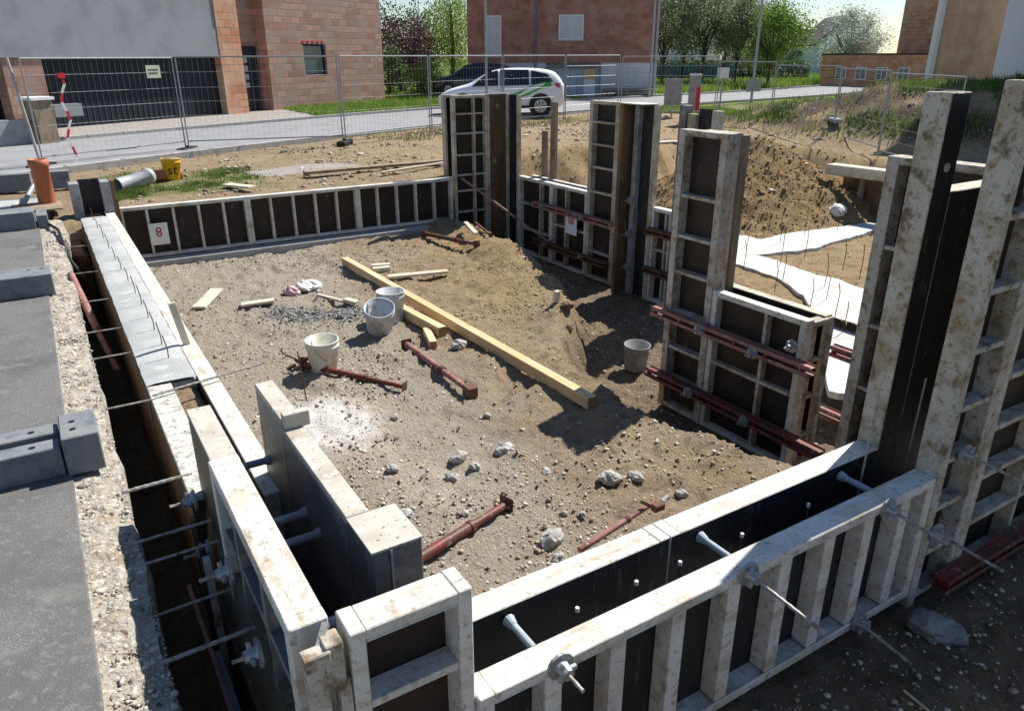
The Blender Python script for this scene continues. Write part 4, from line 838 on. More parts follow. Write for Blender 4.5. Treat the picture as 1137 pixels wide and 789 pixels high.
# ------------------------------------------------------------------ road
def strip(name, pts, w, z, m, th=.0):
    mb = MB(); P = [Vector((p[0], p[1], 0)) for p in pts]
    for i, p in enumerate(P):
        d = (P[min(i + 1, len(P) - 1)] - P[max(i - 1, 0)]).normalized(); s = Vector((-d.y, d.x, 0)) * w / 2
        mb.v += [(p.x + s.x, p.y + s.y, z), (p.x - s.x, p.y - s.y, z)]
    for i in range(len(P) - 1): a = 2 * i; mb.f.append((a + 1, a + 3, a + 2, a)); mb.mi.append(0)
    return struct(obj(name, mb, m))
def smooth(pts, n=6):
    out = []
    for i in range(len(pts) - 1):
        p0 = Vector(pts[max(i - 1, 0)]); p1 = Vector(pts[i]); p2 = Vector(pts[i + 1]); p3 = Vector(pts[min(i + 2, len(pts) - 1)])
        for k in range(n):
            t = k / n; out.append(.5 * ((2 * p1) + (p2 - p0) * t + (2 * p0 - 5 * p1 + 4 * p2 - p3) * t * t + (3 * p1 - p0 - 3 * p2 + p3) * t ** 3))
    out.append(Vector(pts[-1])); return out
RC = smooth([(-60, -8), (-25, 6.8), (-8, 15.4), (.25, 19.9), (5.8, 22.5), (12.4, 25.2), (18, 26.9), (25, 28.0), (33, 29.0), (42, 31.0), (60, 37), (110, 60)])
strip('road', RC, 5.0, .035, 'asphalt')
def kerb(off, name):
    mb = MB(); P = RC
    for i in range(len(P) - 1):
        d = (P[i + 1] - P[i]).normalized(); s = Vector((-d.y, d.x)); a = P[i] + s * off; b = P[i + 1] + s * off; mb.bar((a.x, a.y, -.02 if off < 0 else .04), (b.x, b.y, -.02 if off < 0 else .04), .14, .16)
    return struct(obj(name, mb, 'kerb'))
kerb(-2.58, 'kerb'); kerb(2.58, 'kerb')
strip('side_road', smooth([(22, 28.5), (27, 36), (33, 44), (40, 50), (55, 62)]), 4.0, .025, 'asphalt')
strip('side_path', smooth([(31, 37), (40, 41), (52, 44), (70, 52)]), 2.0, .022, 'drive')
struct(obj('gravel_drive', MB().poly([(-9, 19.0), (-1.5, 23.2), (3, 25.1), (8.7, 27.4), (9.4, 33.5), (6.4, 30.9), (.1, 27.2), (-11, 20.6)][::1]), 'drive')).location.z = .03
struct(obj('garage_forecourt', MB().poly([(17.5, 29.2), (25.6, 30.4), (29.0, 30.6), (28.5, 31.6), (21.0, 37.9), (17.8, 35.5)]), 'asphalt')).location.z = .031

# ------------------------------------------------------------------ houses
def wallpt(o, d, u): return (o[0] + d[0] * u, o[1] + d[1] * u)
def window(parent, u0, z0, u1, z1, fm='white', sill=True, y=0.0, bars=False, pane='glass'):
    f = obj('window', MB().box(u0, y - .04, z0, u0 + .06, y + .05, z1).box(u1 - .06, y - .04, z0, u1, y + .05, z1).box(u0 + .06, y - .04, z1 - .06, u1 - .06, y + .05, z1).box(u0 + .06, y - .04, z0, u1 - .06, y + .05, z0 + .06), fm, parent)
    g = obj('pane', MB().box(u0 + .06, y - .01, z0 + .06, u1 - .06, y + .01, z1 - .06), pane, f)
    if bars: obj('glazing_bar', MB().box((u0 + u1) / 2 - .02, y - .03, z0 + .06, (u0 + u1) / 2 + .02, y - .012, z1 - .06).box(u0 + .06, y - .031, (z0 + z1) / 2 - .015, (u0 + u1) / 2 - .021, y - .013, (z0 + z1) / 2 + .015), fm, f)
    if sill: obj('sill', MB().box(u0 - .08, y - .10, z0 - .07, u1 + .08, y + .04, z0 - .002), 'kerb', f)
    return f
# left house: local x along facade (direction 31 deg), facade faces -Y local
ang = math.atan2(3.10, 5.14)
hs = thing('brick_house', 'unfinished pink brick house with dark double garage on the left', 'house', (.67, 26.97, 0), ang)
obj('lintel_band', MB().box(-9, -.10, 2.02, 6.499, .3, 2.95), 'render_band', hs, label='grey concrete beam over the garage')
obj('upper_wall', MB().box(-9, -.08, 2.952, 6.499, 7.88, 5.4), 'render_band', hs)
obj('pier', MB().box(6.5, -.12, -.1, 7.55, .5, 6.2), 'brick_orange', hs)
obj('pier', MB().box(-1.3, -.05, -.1, -.15, .4, 2.018), 'brick_pink', hs)
g = obj('garage_door', MB().box(-.148, .20, -.1, 6.498, .26, 2.018), 'garage', hs)
mb = MB()
for i in range(32): mb.box(-.10 + i * .203, .19, -.1, -.085 + i * .203, .199, 2.0)
obj('door_grooves', mb, 'black', g)
obj('recess_wall', MB().box(7.55, .55, -.1, 9.1, .7, 6.2), 'brick_pink', hs)
d = obj('front_door', MB().box(7.62, .46, -.1, 8.85, .54, 2.40), 'garage', hs); obj('door_panes', MB().box(8.1, .44, .9, 8.30, .455, 1.1).box(8.1, .44, 1.2, 8.30, .455, 1.4).box(8.1, .44, 1.5, 8.30, .455, 1.7).box(8.1, .44, 1.8, 8.30, .455, 2.0), 'galv', d)
obj('brick_wall', MB().box(9.0, .0, -.2, 11.05, .36, 6.2).box(12.45, .0, -.2, 16.5, .36, 6.2).box(11.05, .001, -.2, 12.45, .36, 1.30).box(11.05, .001, 2.5, 12.45, .36, 6.2), 'brick_pink', hs)
obj('side_wall', MB().box(16.14, .361, -.2, 16.5, 8, 6.2), 'brick_pink', hs); obj('reveal_wall', MB().box(9.0, .361, -.2, 9.36, .549, 6.2), 'brick_pink', hs)
window(hs, 11.06, 1.31, 12.44, 2.49, 'garage', y=.15)
tp = MB(); [tp.box(11.0 + i * .3, -.02, 2.56, 11.15 + i * .3, -.002, 2.64) for i in range(5)]
obj('tape_strip', tp, 'tape_red', hs); obj('back_wall', MB().box(-9, 7.9, -.2, 15.9, 8.2, 3.6), 'brick_pink', hs)
obj('roof', MB().box(6.3, -.3, 6.202, 16.8, 8.3, 6.35), 'roof_dark', hs)
# garden wall + letterbox pillar left
t = thing('stone_pillar', 'stone gate pillar with white cap at the left road side', 'pillar', (.25, 22.6, 0), ang)
obj('shaft', MB().box(-.35, -.25, -.1, .15, .25, 1.05), 'old_wood', t, bevel=.01); obj('cap', MB().box(-.4, -.3, 1.052, .2, .3, 1.12), 'white', t); obj('letterbox', MB().box(.20, -.2, .62, .95, .05, .92), 'galv', t)
tag(obj('garden_wall', MB().box(-6, .0, -.1, -.4, .25, .62), 'concrete_grey', loc=(.25, 22.6, 0), rot=(0, 0, ang)), 'low grey garden wall left of the stone gate pillar', 'wall')
# middle house
a0 = Vector((28.5, 31.5)); b0 = Vector((21.0, 37.8)); dd = (a0 - b0); a2 = math.atan2(dd.y, dd.x); L2 = dd.length
hs = thing('brick_house', 'red brick house with grey base and garage behind the white car', 'house', (b0.x, b0.y, 0), a2)
obj('base_wall', MB().box(-.3, .0, -.1, 3.95, 9, 1.66).box(6.9, .0, -.1, L2, 9, 1.66).box(3.95, .3, -.1, 6.9, 9, 1.66), 'render', hs)
obj('brick_wall', MB().box(-.3, .02, 1.66, L2, 9, 6.4), 'brick_red', hs)
g = obj('garage_door', MB().box(4.05, .2, -.1, 6.8, .28, 1.42), 'garage_grey', hs); mb = MB(); [mb.box(4.1 + i * .38, .19, -.1, 4.115 + i * .38, .199, 1.42) for i in range(7)]; obj('door_grooves', mb, 'render_dark', g)
obj('garage_lintel', MB().box(3.95, -.06, 1.42, 6.9, .29, 1.60), 'render_dark', hs)
window(hs, .75, 2.0, 1.55, 4.0, 'white', pane='render'); window(hs, 4.6, 2.8, 5.9, 4.0, 'white', pane='render')
obj('downpipe', MB().tube([(L2 - .1, -.08, 0), (L2 - .1, -.08, 6)], .06, 8), 'galv', hs); obj('downpipe', MB().tube([(3.4, -.08, 0), (3.4, -.08, 6)], .05, 8), 'render_dark', hs)
obj('roof', MB().box(-.6, -.4, 6.4, L2 + .4, 9.4, 6.55), 'roof_dark', hs)
t = thing('warning_sign', 'yellow and white notice leaning at the grey garage door', 'sign', (25.68, 33.55, 0), a2)
obj('panel_top', MB().box(-.30, -.05, .85, .30, 0, 1.35), 'sign_yellow', t); obj('panel_base', MB().box(-.30, -.05, -.05, .30, 0, .848), 'wall_white', t)
t = thing('pallet_stack', 'low stack of dark pallets in front of the grey house base', 'pallet stack', (27.75, 31.15, 0), a2)
for i in range(3):
    mb = MB()
    for j in range(6): mb.box(-2.4, -.5 + j * .18, .10 + i * .14, .2, -.40 + j * .18, .12 + i * .14)
    for j in range(3): mb.box(-2.4 + j * 1.2, -.5, i * .14, -2.2 + j * 1.2, .5, .099 + i * .14)
    obj('pallet', mb, 'old_wood', t)
# right houses
def gable(name, label, loc, rz, W, D_, He, Ha, wm, rm, wins=(), cat='house', over=.25):
    t = thing(name, label, cat, loc, rz)
    mb = MB(); o = 0
    for y in (0, D_): mb.v += [(0, y, -.8), (W, y, -.8), (W, y, He), (W / 2, y, Ha), (0, y, He)]
    mb.f += [(0, 1, 2, 3, 4), (9, 8, 7, 6, 5), (0, 5, 6, 1), (1, 6, 7, 2), (4, 9, 5, 0)]; mb.mi += [0] * 5
    obj('wall', mb, wm, t)
    s = (Ha - He) / (W / 2); rf = MB()
    for (xa, za, xb, zb) in ((-over, He - s * over, W / 2, Ha), (W + over, He - s * over, W / 2, Ha)):
        rf.quadbox([(xa, -over, za), (xb, -over, zb), (xb, D_ + over, zb), (xa, D_ + over, za), (xa, -over, za + .15), (xb, -over, zb + .15), (xb, D_ + over, zb + .15), (xa, D_ + over, za + .15)])
    obj('roof', rf, rm, t)
    for w_ in wins: window(t, *w_)
    return t
def ray(px_az, d): return (d * math.cos(R(px_az)), d * math.sin(R(px_az)))
def azp(px): return 58.573 - math.degrees(math.atan((px - 563.5) / 822.3)) * 1.0
def place(px, d):    # ground position on the bearing of a photo column
    a = R(58.573) - math.atan((px - 563.5) / (822.3 / math.cos(R(22.1)) * 1.0)); return (d * math.cos(a), d * math.sin(a))
p0 = place(915, 60); p1 = place(1032, 57)
aw = math.atan2(p1[1] - p0[1], p1[0] - p0[0]); Lw = math.hypot(p1[0] - p0[0], p1[1] - p0[1])
t = thing('brick_garage', 'long low orange brick annex with four small barred windows', 'building', (p0[0], p0[1], 0), aw)
obj('wall', MB().box(0, 0, -1.5, Lw, 5, 2.0), 'brick_orange', t); obj('coping', MB().box(-.05, -.05, 2.0, Lw, 5, 2.1), 'roof_dark', t)
for i in range(4): window(t, .16 * Lw + i * Lw * .2, .45, .16 * Lw + i * Lw * .2 + .75, 1.25, 'white', sill=False, bars=True, y=-.02)
t = thing('brick_house', 'orange brick house above the low annex on the right', 'house', (p0[0] + math.cos(aw) * 2.8, p0[1] + math.sin(aw) * 2.8 + .1, 0), aw)
obj('wall', MB().box(0, 5.2, -1, Lw - 2.6, 12, 8), 'brick_orange', t); obj('roof', MB().box(-.3, 4.9, 8, Lw - 2.3, 12.3, 8.2), 'roof_red', t)
window(t, Lw - 4.1, 2.7, Lw - 2.9, 4.6, 'white', y=5.18)
p2 = place(1041, 44); p3 = place(1082, 42); a3 = math.atan2(p3[1] - p2[1], p3[0] - p2[0]); L3 = math.hypot(p3[0] - p2[0], p3[1] - p2[1])
t = thing('block_house', 'tall salmon block house end wall behind the green mound', 'house', (p2[0], p2[1], 0), a3)
obj('wall', MB().box(0, 0, -.5, L3, 7, 8), 'wall_pinkish', t); obj('downpipe', MB().tube([(-.1, -.08, -.5), (-.1, -.08, 8)], .22, 8), 'wall_white', t); obj('roof', MB().box(-.2, -.3, 8, L3 + .1, 7.2, 8.2), 'roof_red', t)
# tall white house at the right edge throws its shade over the mound
t = thing('white_house', 'white rendered house at the right edge with dark plinth and round windows', 'house', (28.2, 14.4, 0), -PI / 2 + .05)
obj('wall', MB().box(0, 0, 1.2, 22, 9, 11), 'wall_white', t); obj('plinth', MB().box(-.02, -.02, -.5, 22, 9, 1.2), 'render_dark', t); obj('roof', MB().box(-.3, -.3, 11, 22.3, 9.3, 11.2), 'roof_dark', t)
for u in (1.5, 3.3): obj('porthole', MB().tube([(u, -.03, 3.0), (u, .02, 3.0)], .22, 18), 'glass', t)
pa = place(884, 105); gable('small_house', 'pale blue gabled shed between trees and annex', (pa[0], pa[1], -1.2), -.65, 3.6, 8, 2.9, 4.5, 'wall_blue', 'roof_dark')
pa = place(905, 100); gable('small_house', 'pale green gabled house right of the blue shed', (pa[0], pa[1], -1.2), -.65, 7.0, 10, 4.4, 7.4, 'wall_green', 'roof_dark')
pa = place(838, 140); gable('small_house', 'distant house with red roof behind the orchard trees', (pa[0], pa[1], -1), -.3, 12, 10, 4.5, 8.5, 'wall_pinkish', 'roof_red')
pa = place(730, 150); gable('small_house', 'distant pale house behind the left orchard trees', (pa[0], pa[1], -1), -.5, 12, 10, 4.5, 8.0, 'wall_white', 'roof_red')
pa = place(-60, 55); gable('small_house', 'house beyond the left garden', (pa[0], pa[1], -1), .4, 12, 10, 4.5, 8.5, 'wall_white', 'roof_red') if False else None

# ------------------------------------------------------------------ vegetation
def quads(name, Cc, size, m, parent=None, flat=0.0, n_v=4):
    n = len(Cc); d = RNG.normal(size=(n, 3)); d /= np.linalg.norm(d, axis=1)[:, None]; e = RNG.normal(size=(n, 3)); e -= (e * d).sum(1)[:, None] * d; e /= np.linalg.norm(e, axis=1)[:, None]
    s = (size * RNG.uniform(.6, 1.4, n))[:, None]; V = np.stack([Cc - d * s, Cc - e * s * .45, Cc + d * s, Cc + e * s * .45], 1).reshape(-1, 3)
    me_ = bpy.data.meshes.new(name); me_.vertices.add(n * 4); me_.vertices.foreach_set('co', V.ravel()); me_.loops.add(n * 4); me_.loops.foreach_set('vertex_index', np.arange(n * 4)); me_.polygons.add(n); me_.polygons.foreach_set('loop_start', np.arange(0, n * 4, 4)); me_.update()
    return obj(name, me_, m, parent)
def crown_pts(n, c, rad, nclump=26, spread=.30):
    cl = RNG.normal(size=(nclump, 3)); cl /= np.linalg.norm(cl, axis=1)[:, None]; cl *= RNG.uniform(.35, 1, (nclump, 1)) ** .6
    k = RNG.integers(0, nclump, n); P = cl[k] + RNG.normal(size=(n, 3)) * spread * RNG.uniform(.5, 1, (nclump, 1))[k]
    return np.array(c) + P * np.array(rad)
def tree(name, label, x, y, h, rad, m, n=3500, size=.09, trunk=.12, th=None, group=None, nclump=26, cat='tree', spread=.26):
    z0 = h1(x, y) - .1; th = th if th is not None else h - rad[2] * 1.2; t = thing(name, label, cat, (x, y, z0), 0, group)
    mb = MB().tube([(0, 0, 0), (.05, .03, th * .6), (0, 0, th), (.1, 0, h * .85)], [trunk, trunk * .85, trunk * .7, trunk * .2], 7)
    for i in range(16):
        a = i * 2.4; e = .75; mb.tube([(0, 0, th * (.55 + .04 * i)), (math.cos(a) * rad[0] * .4, math.sin(a) * rad[1] * .4, th + (h - th) * .35), (math.cos(a) * rad[0] * e, math.sin(a) * rad[1] * e, th + (h - th) * (.30 + .04 * i))], [trunk * .5, trunk * .3, trunk * .1], 5)
    obj('trunk', mb, 'bark', t)
    quads('crown', crown_pts(n, (0, 0, h - rad[2]), rad, nclump, spread), size, m, t); return t
OG = 'orchard trees behind the meadow'
for i, (px, d, h, r, m, lab) in enumerate([(738, 58, 7.2, 2.6, 'leaf', 'leftmost orchard tree close to the brick house corner'), (760, 62, 7.8, 2.8, 'leaf', 'orchard tree second from the left, dense green'), (783, 60, 7.8, 2.3, 'leaf', 'orchard tree with the darkest upright trunk'),
                                            (806, 66, 8.0, 3.0, 'blossom', 'orchard tree greyed by white blossom'), (820, 62, 6.6, 1.9, 'leaf', 'orchard tree right of the blossoming one'), (857, 56, 5.2, 2.0, 'leaf_bright', 'bright young orchard tree standing apart on the right'),
                                            (945, 66, 5.2, 2.2, 'blossom', 'white blossoming tree behind the brick annex'), (770, 85, 11, 5.0, 'leaf_dark', 'tall dark tree farthest behind the orchard'), (830, 90, 10, 5.0, 'leaf', 'tall pale tree farther back on the right')]):
    x, y = place(px, d); tree('orchard_tree', lab, x, y, h, (r, r, h * .36), m, 8500, .09, .11, h * .35, OG, 30)
x, y = place(444, 47); tree('purple_shrub', 'large purple leaved shrub left of the willow', x, y, 4.6, (1.9, 1.6, 2.2), 'leaf_purple', 6500, .07, .08, .6, None, 40, 'shrub')
x, y = place(466, 50); tree('purple_shrub', 'second purple leaved shrub next to the willow', x, y, 4.2, (1.4, 1.4, 2.0), 'leaf_purple', 4500, .07, .08, .6, None, 30, 'shrub')
x, y = place(431, 44); tree('green_shrub', 'green shrub at the corner of the left brick house', x, y, 2.6, (.8, .8, 1.2), 'leaf_dark', 3000, .06, .05, .3, None, 20, 'shrub')
x, y = place(474, 42); tree('green_shrub', 'low fresh green shrub in front of the purple ones', x, y, 2.0, (1.1, .8, .9), 'leaf_bright', 3000, .06, .05, .2, None, 20, 'shrub')
x, y = place(462, 70); tree('green_tree', 'dark green tree seen behind the purple shrubs', x, y, 7, (5, 3, 3.5), 'leaf_dark', 6000, .13, .2, 1.5, None, 40)
# willow with hanging strands
x, y = place(503, 52); t = thing('willow_tree', 'bright yellow green willow beside the red brick house', 'tree', (x, y, 0))
obj('trunk', MB().tube([(0, 0, 0), (.1, 0, 2.5), (0, 0, 5)], [.2, .15, .08], 8), 'bark', t)
P = []
for i in range(260):
    a = RNG.uniform(0, 2 * PI); rr = RNG.uniform(.5, 2.0); top = 6.2 - rr * .9; bot = RNG.uniform(.5, 2.2)
    zz = np.arange(bot, top, .09); P.append(np.stack([rr * math.cos(a) + RNG.normal(0, .04, len(zz)), rr * math.sin(a) + RNG.normal(0, .04, len(zz)), zz], -1))
quads('crown', np.concatenate(P), .06, 'leaf_willow', t)
# hedge strip at the back
for i, (px, d, lab) in enumerate([(755, 72, 'dark hedge behind the left orchard trees'), (800, 74, 'dark hedge behind the middle of the orchard'), (700, 80, 'hedge peeping past the red brick house'), (850, 74, 'low hedge behind the bright young tree')]):
    x, y = place(px, d); t = thing('hedge', lab, 'hedge', (x, y, -.1), -.6, 'hedges')
    quads('foliage', np.stack([RNG.uniform(-4, 4, 4000), RNG.uniform(-.6, .6, 4000), RNG.uniform(0, 1.7, 4000)], -1), .12, 'leaf_dark', t)
x, y = place(768, 70); t = thing('blue_fence', 'blue grey garden fence behind the orchard', 'fence', (x, y, 0), -.6)
mb = MB(); [mb.box(-4 + i * .25, 0, 0, -3.8 + i * .25, .03, 1.3) for i in range(32)]; obj('slats', mb, 'pvc_blue', t); obj('rail', MB().box(-4, .031, .9, 4, .07, 1.0), 'pvc_blue', t)

def blades(name, label, x, y, hgt, wid, m, z=None, cat='grass'):
    n = len(x); z = H(x, y) if z is None else z; a = RNG.uniform(0, 2 * PI, n); h_ = hgt * RNG.uniform(.5, 1.4, n); lx = RNG.normal(0, .35, n) * h_; ly = RNG.normal(0, .35, n) * h_
    dx = np.cos(a) * wid; dy = np.sin(a) * wid
    V = np.stack([np.stack([x - dx, y - dy, z - .02], -1), np.stack([x + dx, y + dy, z - .02], -1), np.stack([x + lx, y + ly, z + h_], -1)], 1).reshape(-1, 3)
    me_ = bpy.data.meshes.new(name); me_.vertices.add(n * 3); me_.vertices.foreach_set('co', V.ravel()); me_.loops.add(n * 3); me_.loops.foreach_set('vertex_index', np.arange(n * 3)); me_.polygons.add(n); me_.polygons.foreach_set('loop_start', np.arange(0, n * 3, 3)); me_.update()
    o = obj(name, me_, m); o['kind'] = 'stuff'; return tag(o, label, cat)
def scatter(n, poly_min, poly_max, f, dens):
    x = RNG.uniform(poly_min[0], poly_max[0], n); y = RNG.uniform(poly_min[1], poly_max[1], n); k = f(x, y) > RNG.uniform(0, 1, n); return x[k], y[k]
x, y = scatter(34000, (.75, 13.0), (3.6, 16.2), lambda x, y: sst(fbm(x, y, 1.3, 3, 61), -.35, .3) * (1 - sst(x + .5 * fbm(x, y, 1, 2, 5), 3.0, 3.5)) * (1 - .6 * (x < 1.2) * (y > 14.6)) * sst(fbm(x, y, 4, 3, 33), -.5, .2), 1)
blades('grass', 'green grass tufts around the pipes behind the back wall', x, y, .06, .006, 'weeds')
def roadside(x, y):   # signed distance past the far kerb
    X = np.array([p[0] for p in RC]); Y = np.array([p[1] for p in RC]); return y - np.interp(x, X, Y)
x, y = scatter(60000, (8.5, 26), (24, 44), lambda x, y: (roadside(x, y) > 3.3) * (y - (26.97 + (x - .67) * .603) < (0.1 + 20 * (x > 15.2))) * sst(fbm(x, y, .8, 3, 66), -.6, .0) * (x > 8.8), 1)
blades('roadside_grass', 'bright green grass verge below the pink brick wall', x, y, .22, .03, 'grass')
x, y = scatter(60000, (15, -2), (29, 22), lambda x, y: sst(ridge(x, y), .10, .5) * sst(fbm(x, y, .9, 4, 71), -.12, .25) * .9, 1)
blades('mound_grass', 'green weeds growing over the earth mound', x, y, .18, .022, 'weeds')
x, y = scatter(30000, (15, -2), (29, 22), lambda x, y: sst(ridge(x, y), .05, .4) * sst(-fbm(x, y, .9, 4, 71), -.2, .25) * .3, 1)
blades('dry_weeds', 'dry brown weeds between the green ones on the mound', x, y, .16, .02, 'drygrass')
x, y = scatter(30000, (7, 13), (30, 24.5), lambda x, y: (roadside(x, y) < -2.8) * (roadside(x, y) > -5.5) * sst(fbm(x, y, .6, 3, 81), -.1, .3), 1)
blades('verge_weeds', 'thin dry weeds on the near verge of the road', x, y, .10, .015, 'drygrass')
x, y = scatter(26000, (19, 19), (26, 24.5), lambda x, y: (roadside(x, y) < -2.9) * (np.hypot((x - 22.3) / 2.2, (y - 22.3) / 1.6) < 1), 1)
blades('sign_grass', 'green grass at the foot of the grey road sign', x, y, .14, .02, 'grass')
x, y = scatter(45000, (32, 30), (75, 75), lambda x, y: (roadside(x, y) > 4) * 1., 1)
blades('meadow_grass', 'bright meadow grass in front of the orchard', x, y, .30, .07, 'grass')
x, y = scatter(16000, (-12, 14.5), (-.8, 25), lambda x, y: ((roadside(x, y) < -2.8) | (roadside(x, y) > 2.8)) * 1., 1)
blades('side_grass', 'grass beside the road at the far left', x, y, .12, .02, 'grass')

# ------------------------------------------------------------------ site fence
def fence(label, a, b, h=2.0, group='mobile fence panels', z=0.02, lean=0):
    a = Vector((*a, 0)); b = Vector((*b, 0)); d = b - a; L_ = d.length; t = thing('mobile_fence', label, 'fence', (a.x, a.y, z), group=group, rot=(lean, 0, math.atan2(d.y, d.x)))
    r = .016; obj('tube_frame', MB().tube([(0.04, 0, 0), (.04, 0, h)], r, 8).tube([(L_ - .04, 0, 0), (L_ - .04, 0, h)], r, 8).tube([(.04, 0, h - .02), (L_ - .04, 0, h - .02)], r, 8).tube([(.04, 0, .18), (L_ - .04, 0, .18)], r, 8), 'galv', t)
    mb = MB(); k = int(L_ / .125)
    for i in range(1, k): mb.tube([(L_ * i / k, 0, .18), (L_ * i / k, 0, h)], .0020, 3, False)
    for zz in (.45, .75, 1.05, 1.35, 1.68): mb.tube([(.04, .006, zz), (L_ - .04, .006, zz)], .0042 if 'tape' in label else .0028, 3, False)
    obj('wire_mesh', mb, 'galv', t); return t
FP = [(-.02, 17.6), (2.96, 19.15), (6.5, 18.34), (9.4, 19.4), (12.4, 20.5), (15.3, 21.3), (18.2, 22.0)]
FL = ['fence panel at the left with red and white tape', 'fence panel between the second post and the black foot', 'fence panel right of the black foot', 'fence panel behind the tall corner column', 'fence panel in front of the white car', 'fence panel left of the grey sign']
for i in range(6): fence(FL[i], FP[i], FP[i + 1], 2.02 if i else 2.0)
FQ = [(18.2, 21.95), (20.6, 19.6), (20.3, 16.9), (19.7, 14.1), (17.5, 11.2), (15.4, 8.3)]
FL2 = ['fence panel turning towards the grey sign boards', 'fence panel right of the road sign', 'fence panel in front of the green mound, left', 'fence panel right of the far white foot', 'rightmost fence panel behind the tall boards']
for i in range(5): fence(FL2[i], FQ[i], FQ[i + 1], 1.95 if i else 2.0, z=[0, -.12, -.22, -.28, -.33][i])
for i, (x, y) in enumerate([FP[0], FP[1], FP[2], FP[4], FP[6], FQ[1], FQ[3]]):
    z = h1(x, y); lab = ['fence foot at the far left behind the orange pipe', 'grey fence foot behind the yellow bucket', 'black rubber fence foot on the bare soil', 'fence foot behind the corner column', 'fence foot left of the grey sign', 'fence foot near the road bend', 'pale fence foot on the track below the mound'][i]
    t = thing('ballast_block', lab, 'fence foot', (x, y, z), .9, 'fence feet'); m_ = 'tyre' if i != 6 else 'concrete'
    obj('base', MB().box(-.34, -.11, 0, .34, .11, .13), m_, t, bevel=.03); obj('socket', MB().tube([(0, 0, .12), (0, 0, .17)], .04, 10), m_, t)
tag(obj('leaning_post', MB().tube([(-.02, 17.45, 0), (-.18, 17.65, 2.02)], .030, 10), 'kerb'), 'thick pale fence post leaning left at the left edge', 'post')
# tape
t = thing('barrier_tape', 'red and white tape hanging down from the left fence panel', 'tape', (.63, 17.88, 0), .5)
zz = 1.70; pts = []; i = 0
while zz > .12:
    x = .06 * math.sin(zz * 9) - .05 * (1.7 - zz); x2 = .06 * math.sin((zz - .17) * 9) - .05 * (1.87 - zz); w = .028
    obj('red_piece' if i % 2 == 0 else 'white_piece', MB().quadbox([(x - w, -.03, zz), (x + w, -.03, zz), (x + w, -.026, zz), (x - w, -.026, zz), (x2 - w, -.03 + .01, zz - .168), (x2 + w, -.02, zz - .168), (x2 + w, -.016, zz - .168), (x2 - w, -.016, zz - .168)]), 'tape_red' if i % 2 == 0 else 'white', t); zz -= .17; i += 1
obj('knot', MB().box(-.05, -.05, 1.64, .08, .0, 1.73), 'tape_red', t)
t = thing('fence_sign', 'small pale green sign hung on the left fence panel', 'sign', (2.45, 18.83, 1.72), .48); obj('plate', MB().box(-.17, -.03, -.13, .17, -.02, .13), 'sign_green', t); obj('print_lines', MB().box(-.12, -.034, .03, .12, -.0305, .05).box(-.12, -.034, -.04, .10, -.0305, -.02), 'dark_mark', t)
# poles and signs
tag(obj('street_pole', MB().tube([(0, 0, 0), (0, 0, 6.5)], [.045, .035], 10), 'galv', loc=(*place(541, 24.3), 0)), 'thin grey pole rising in front of the white car', 'pole')
tag(obj('street_pole', MB().tube([(0, 0, 0), (0, 0, 6.5)], [.07, .05], 10), 'kerb', loc=(*place(725, 41), 0)), 'pale pole at the corner of the red brick house', 'pole')
t = thing('street_lamp', 'grey lamp post right of the orchard trees', 'street lamp', (*place(841, 38), 0), .0)
obj('pole', MB().tube([(0, 0, -.2), (0, 0, 6)], .06, 10), 'galv', t); obj('sign_plate', MB().box(-.45, -.05, .45, .5, -.02, 1.0), 'sign_grey', t); obj('arm', MB().tube([(0, 0, 6), (.9, 0, 6.2)], .04, 8), 'galv', t)
for (px, d, z0, z1, w, lab, m_) in [(752, 28.5, .42, 1.30, .62, 'square grey sign board on two short legs', 'sign_grey'), (776, 27.5, .30, 1.42, .40, 'narrow pale board with a red stripe', 'sign_grey'), (806, 31, 1.25, 1.62, .45, 'small white sign on a thin post', 'white')]:
    x, y = place(px, d); t = thing('road_sign', lab, 'road sign', (x, y, -.05), R(-35), 'signs by the road bend')
    obj('board', MB().box(-w / 2, -.03, z0, w / 2, 0, z1), m_, t, bevel=.01)
    obj('leg', MB().tube([(-w * .0, .02, 0), (0, .02, z1 - .05)], .03, 8), 'galv', t)
    if px == 776: obj('red_stripe', MB().box(.06, -.036, z0, .19, -.031, z1 - .35), 'tape_red', t); obj('cap', MB().box(-w / 2, -.05, z1, w / 2, .02, z1 + .07), 'wall_white', t)
pz = place(796, 24.5)
tag(obj('drain_grate', MB().box(-.35, -.12, 0, .35, .12, .02), 'black', loc=(1.6, 19.9, .036), rot=(0, 0, .45)), 'dark drain grate in the road at the left', 'drain')

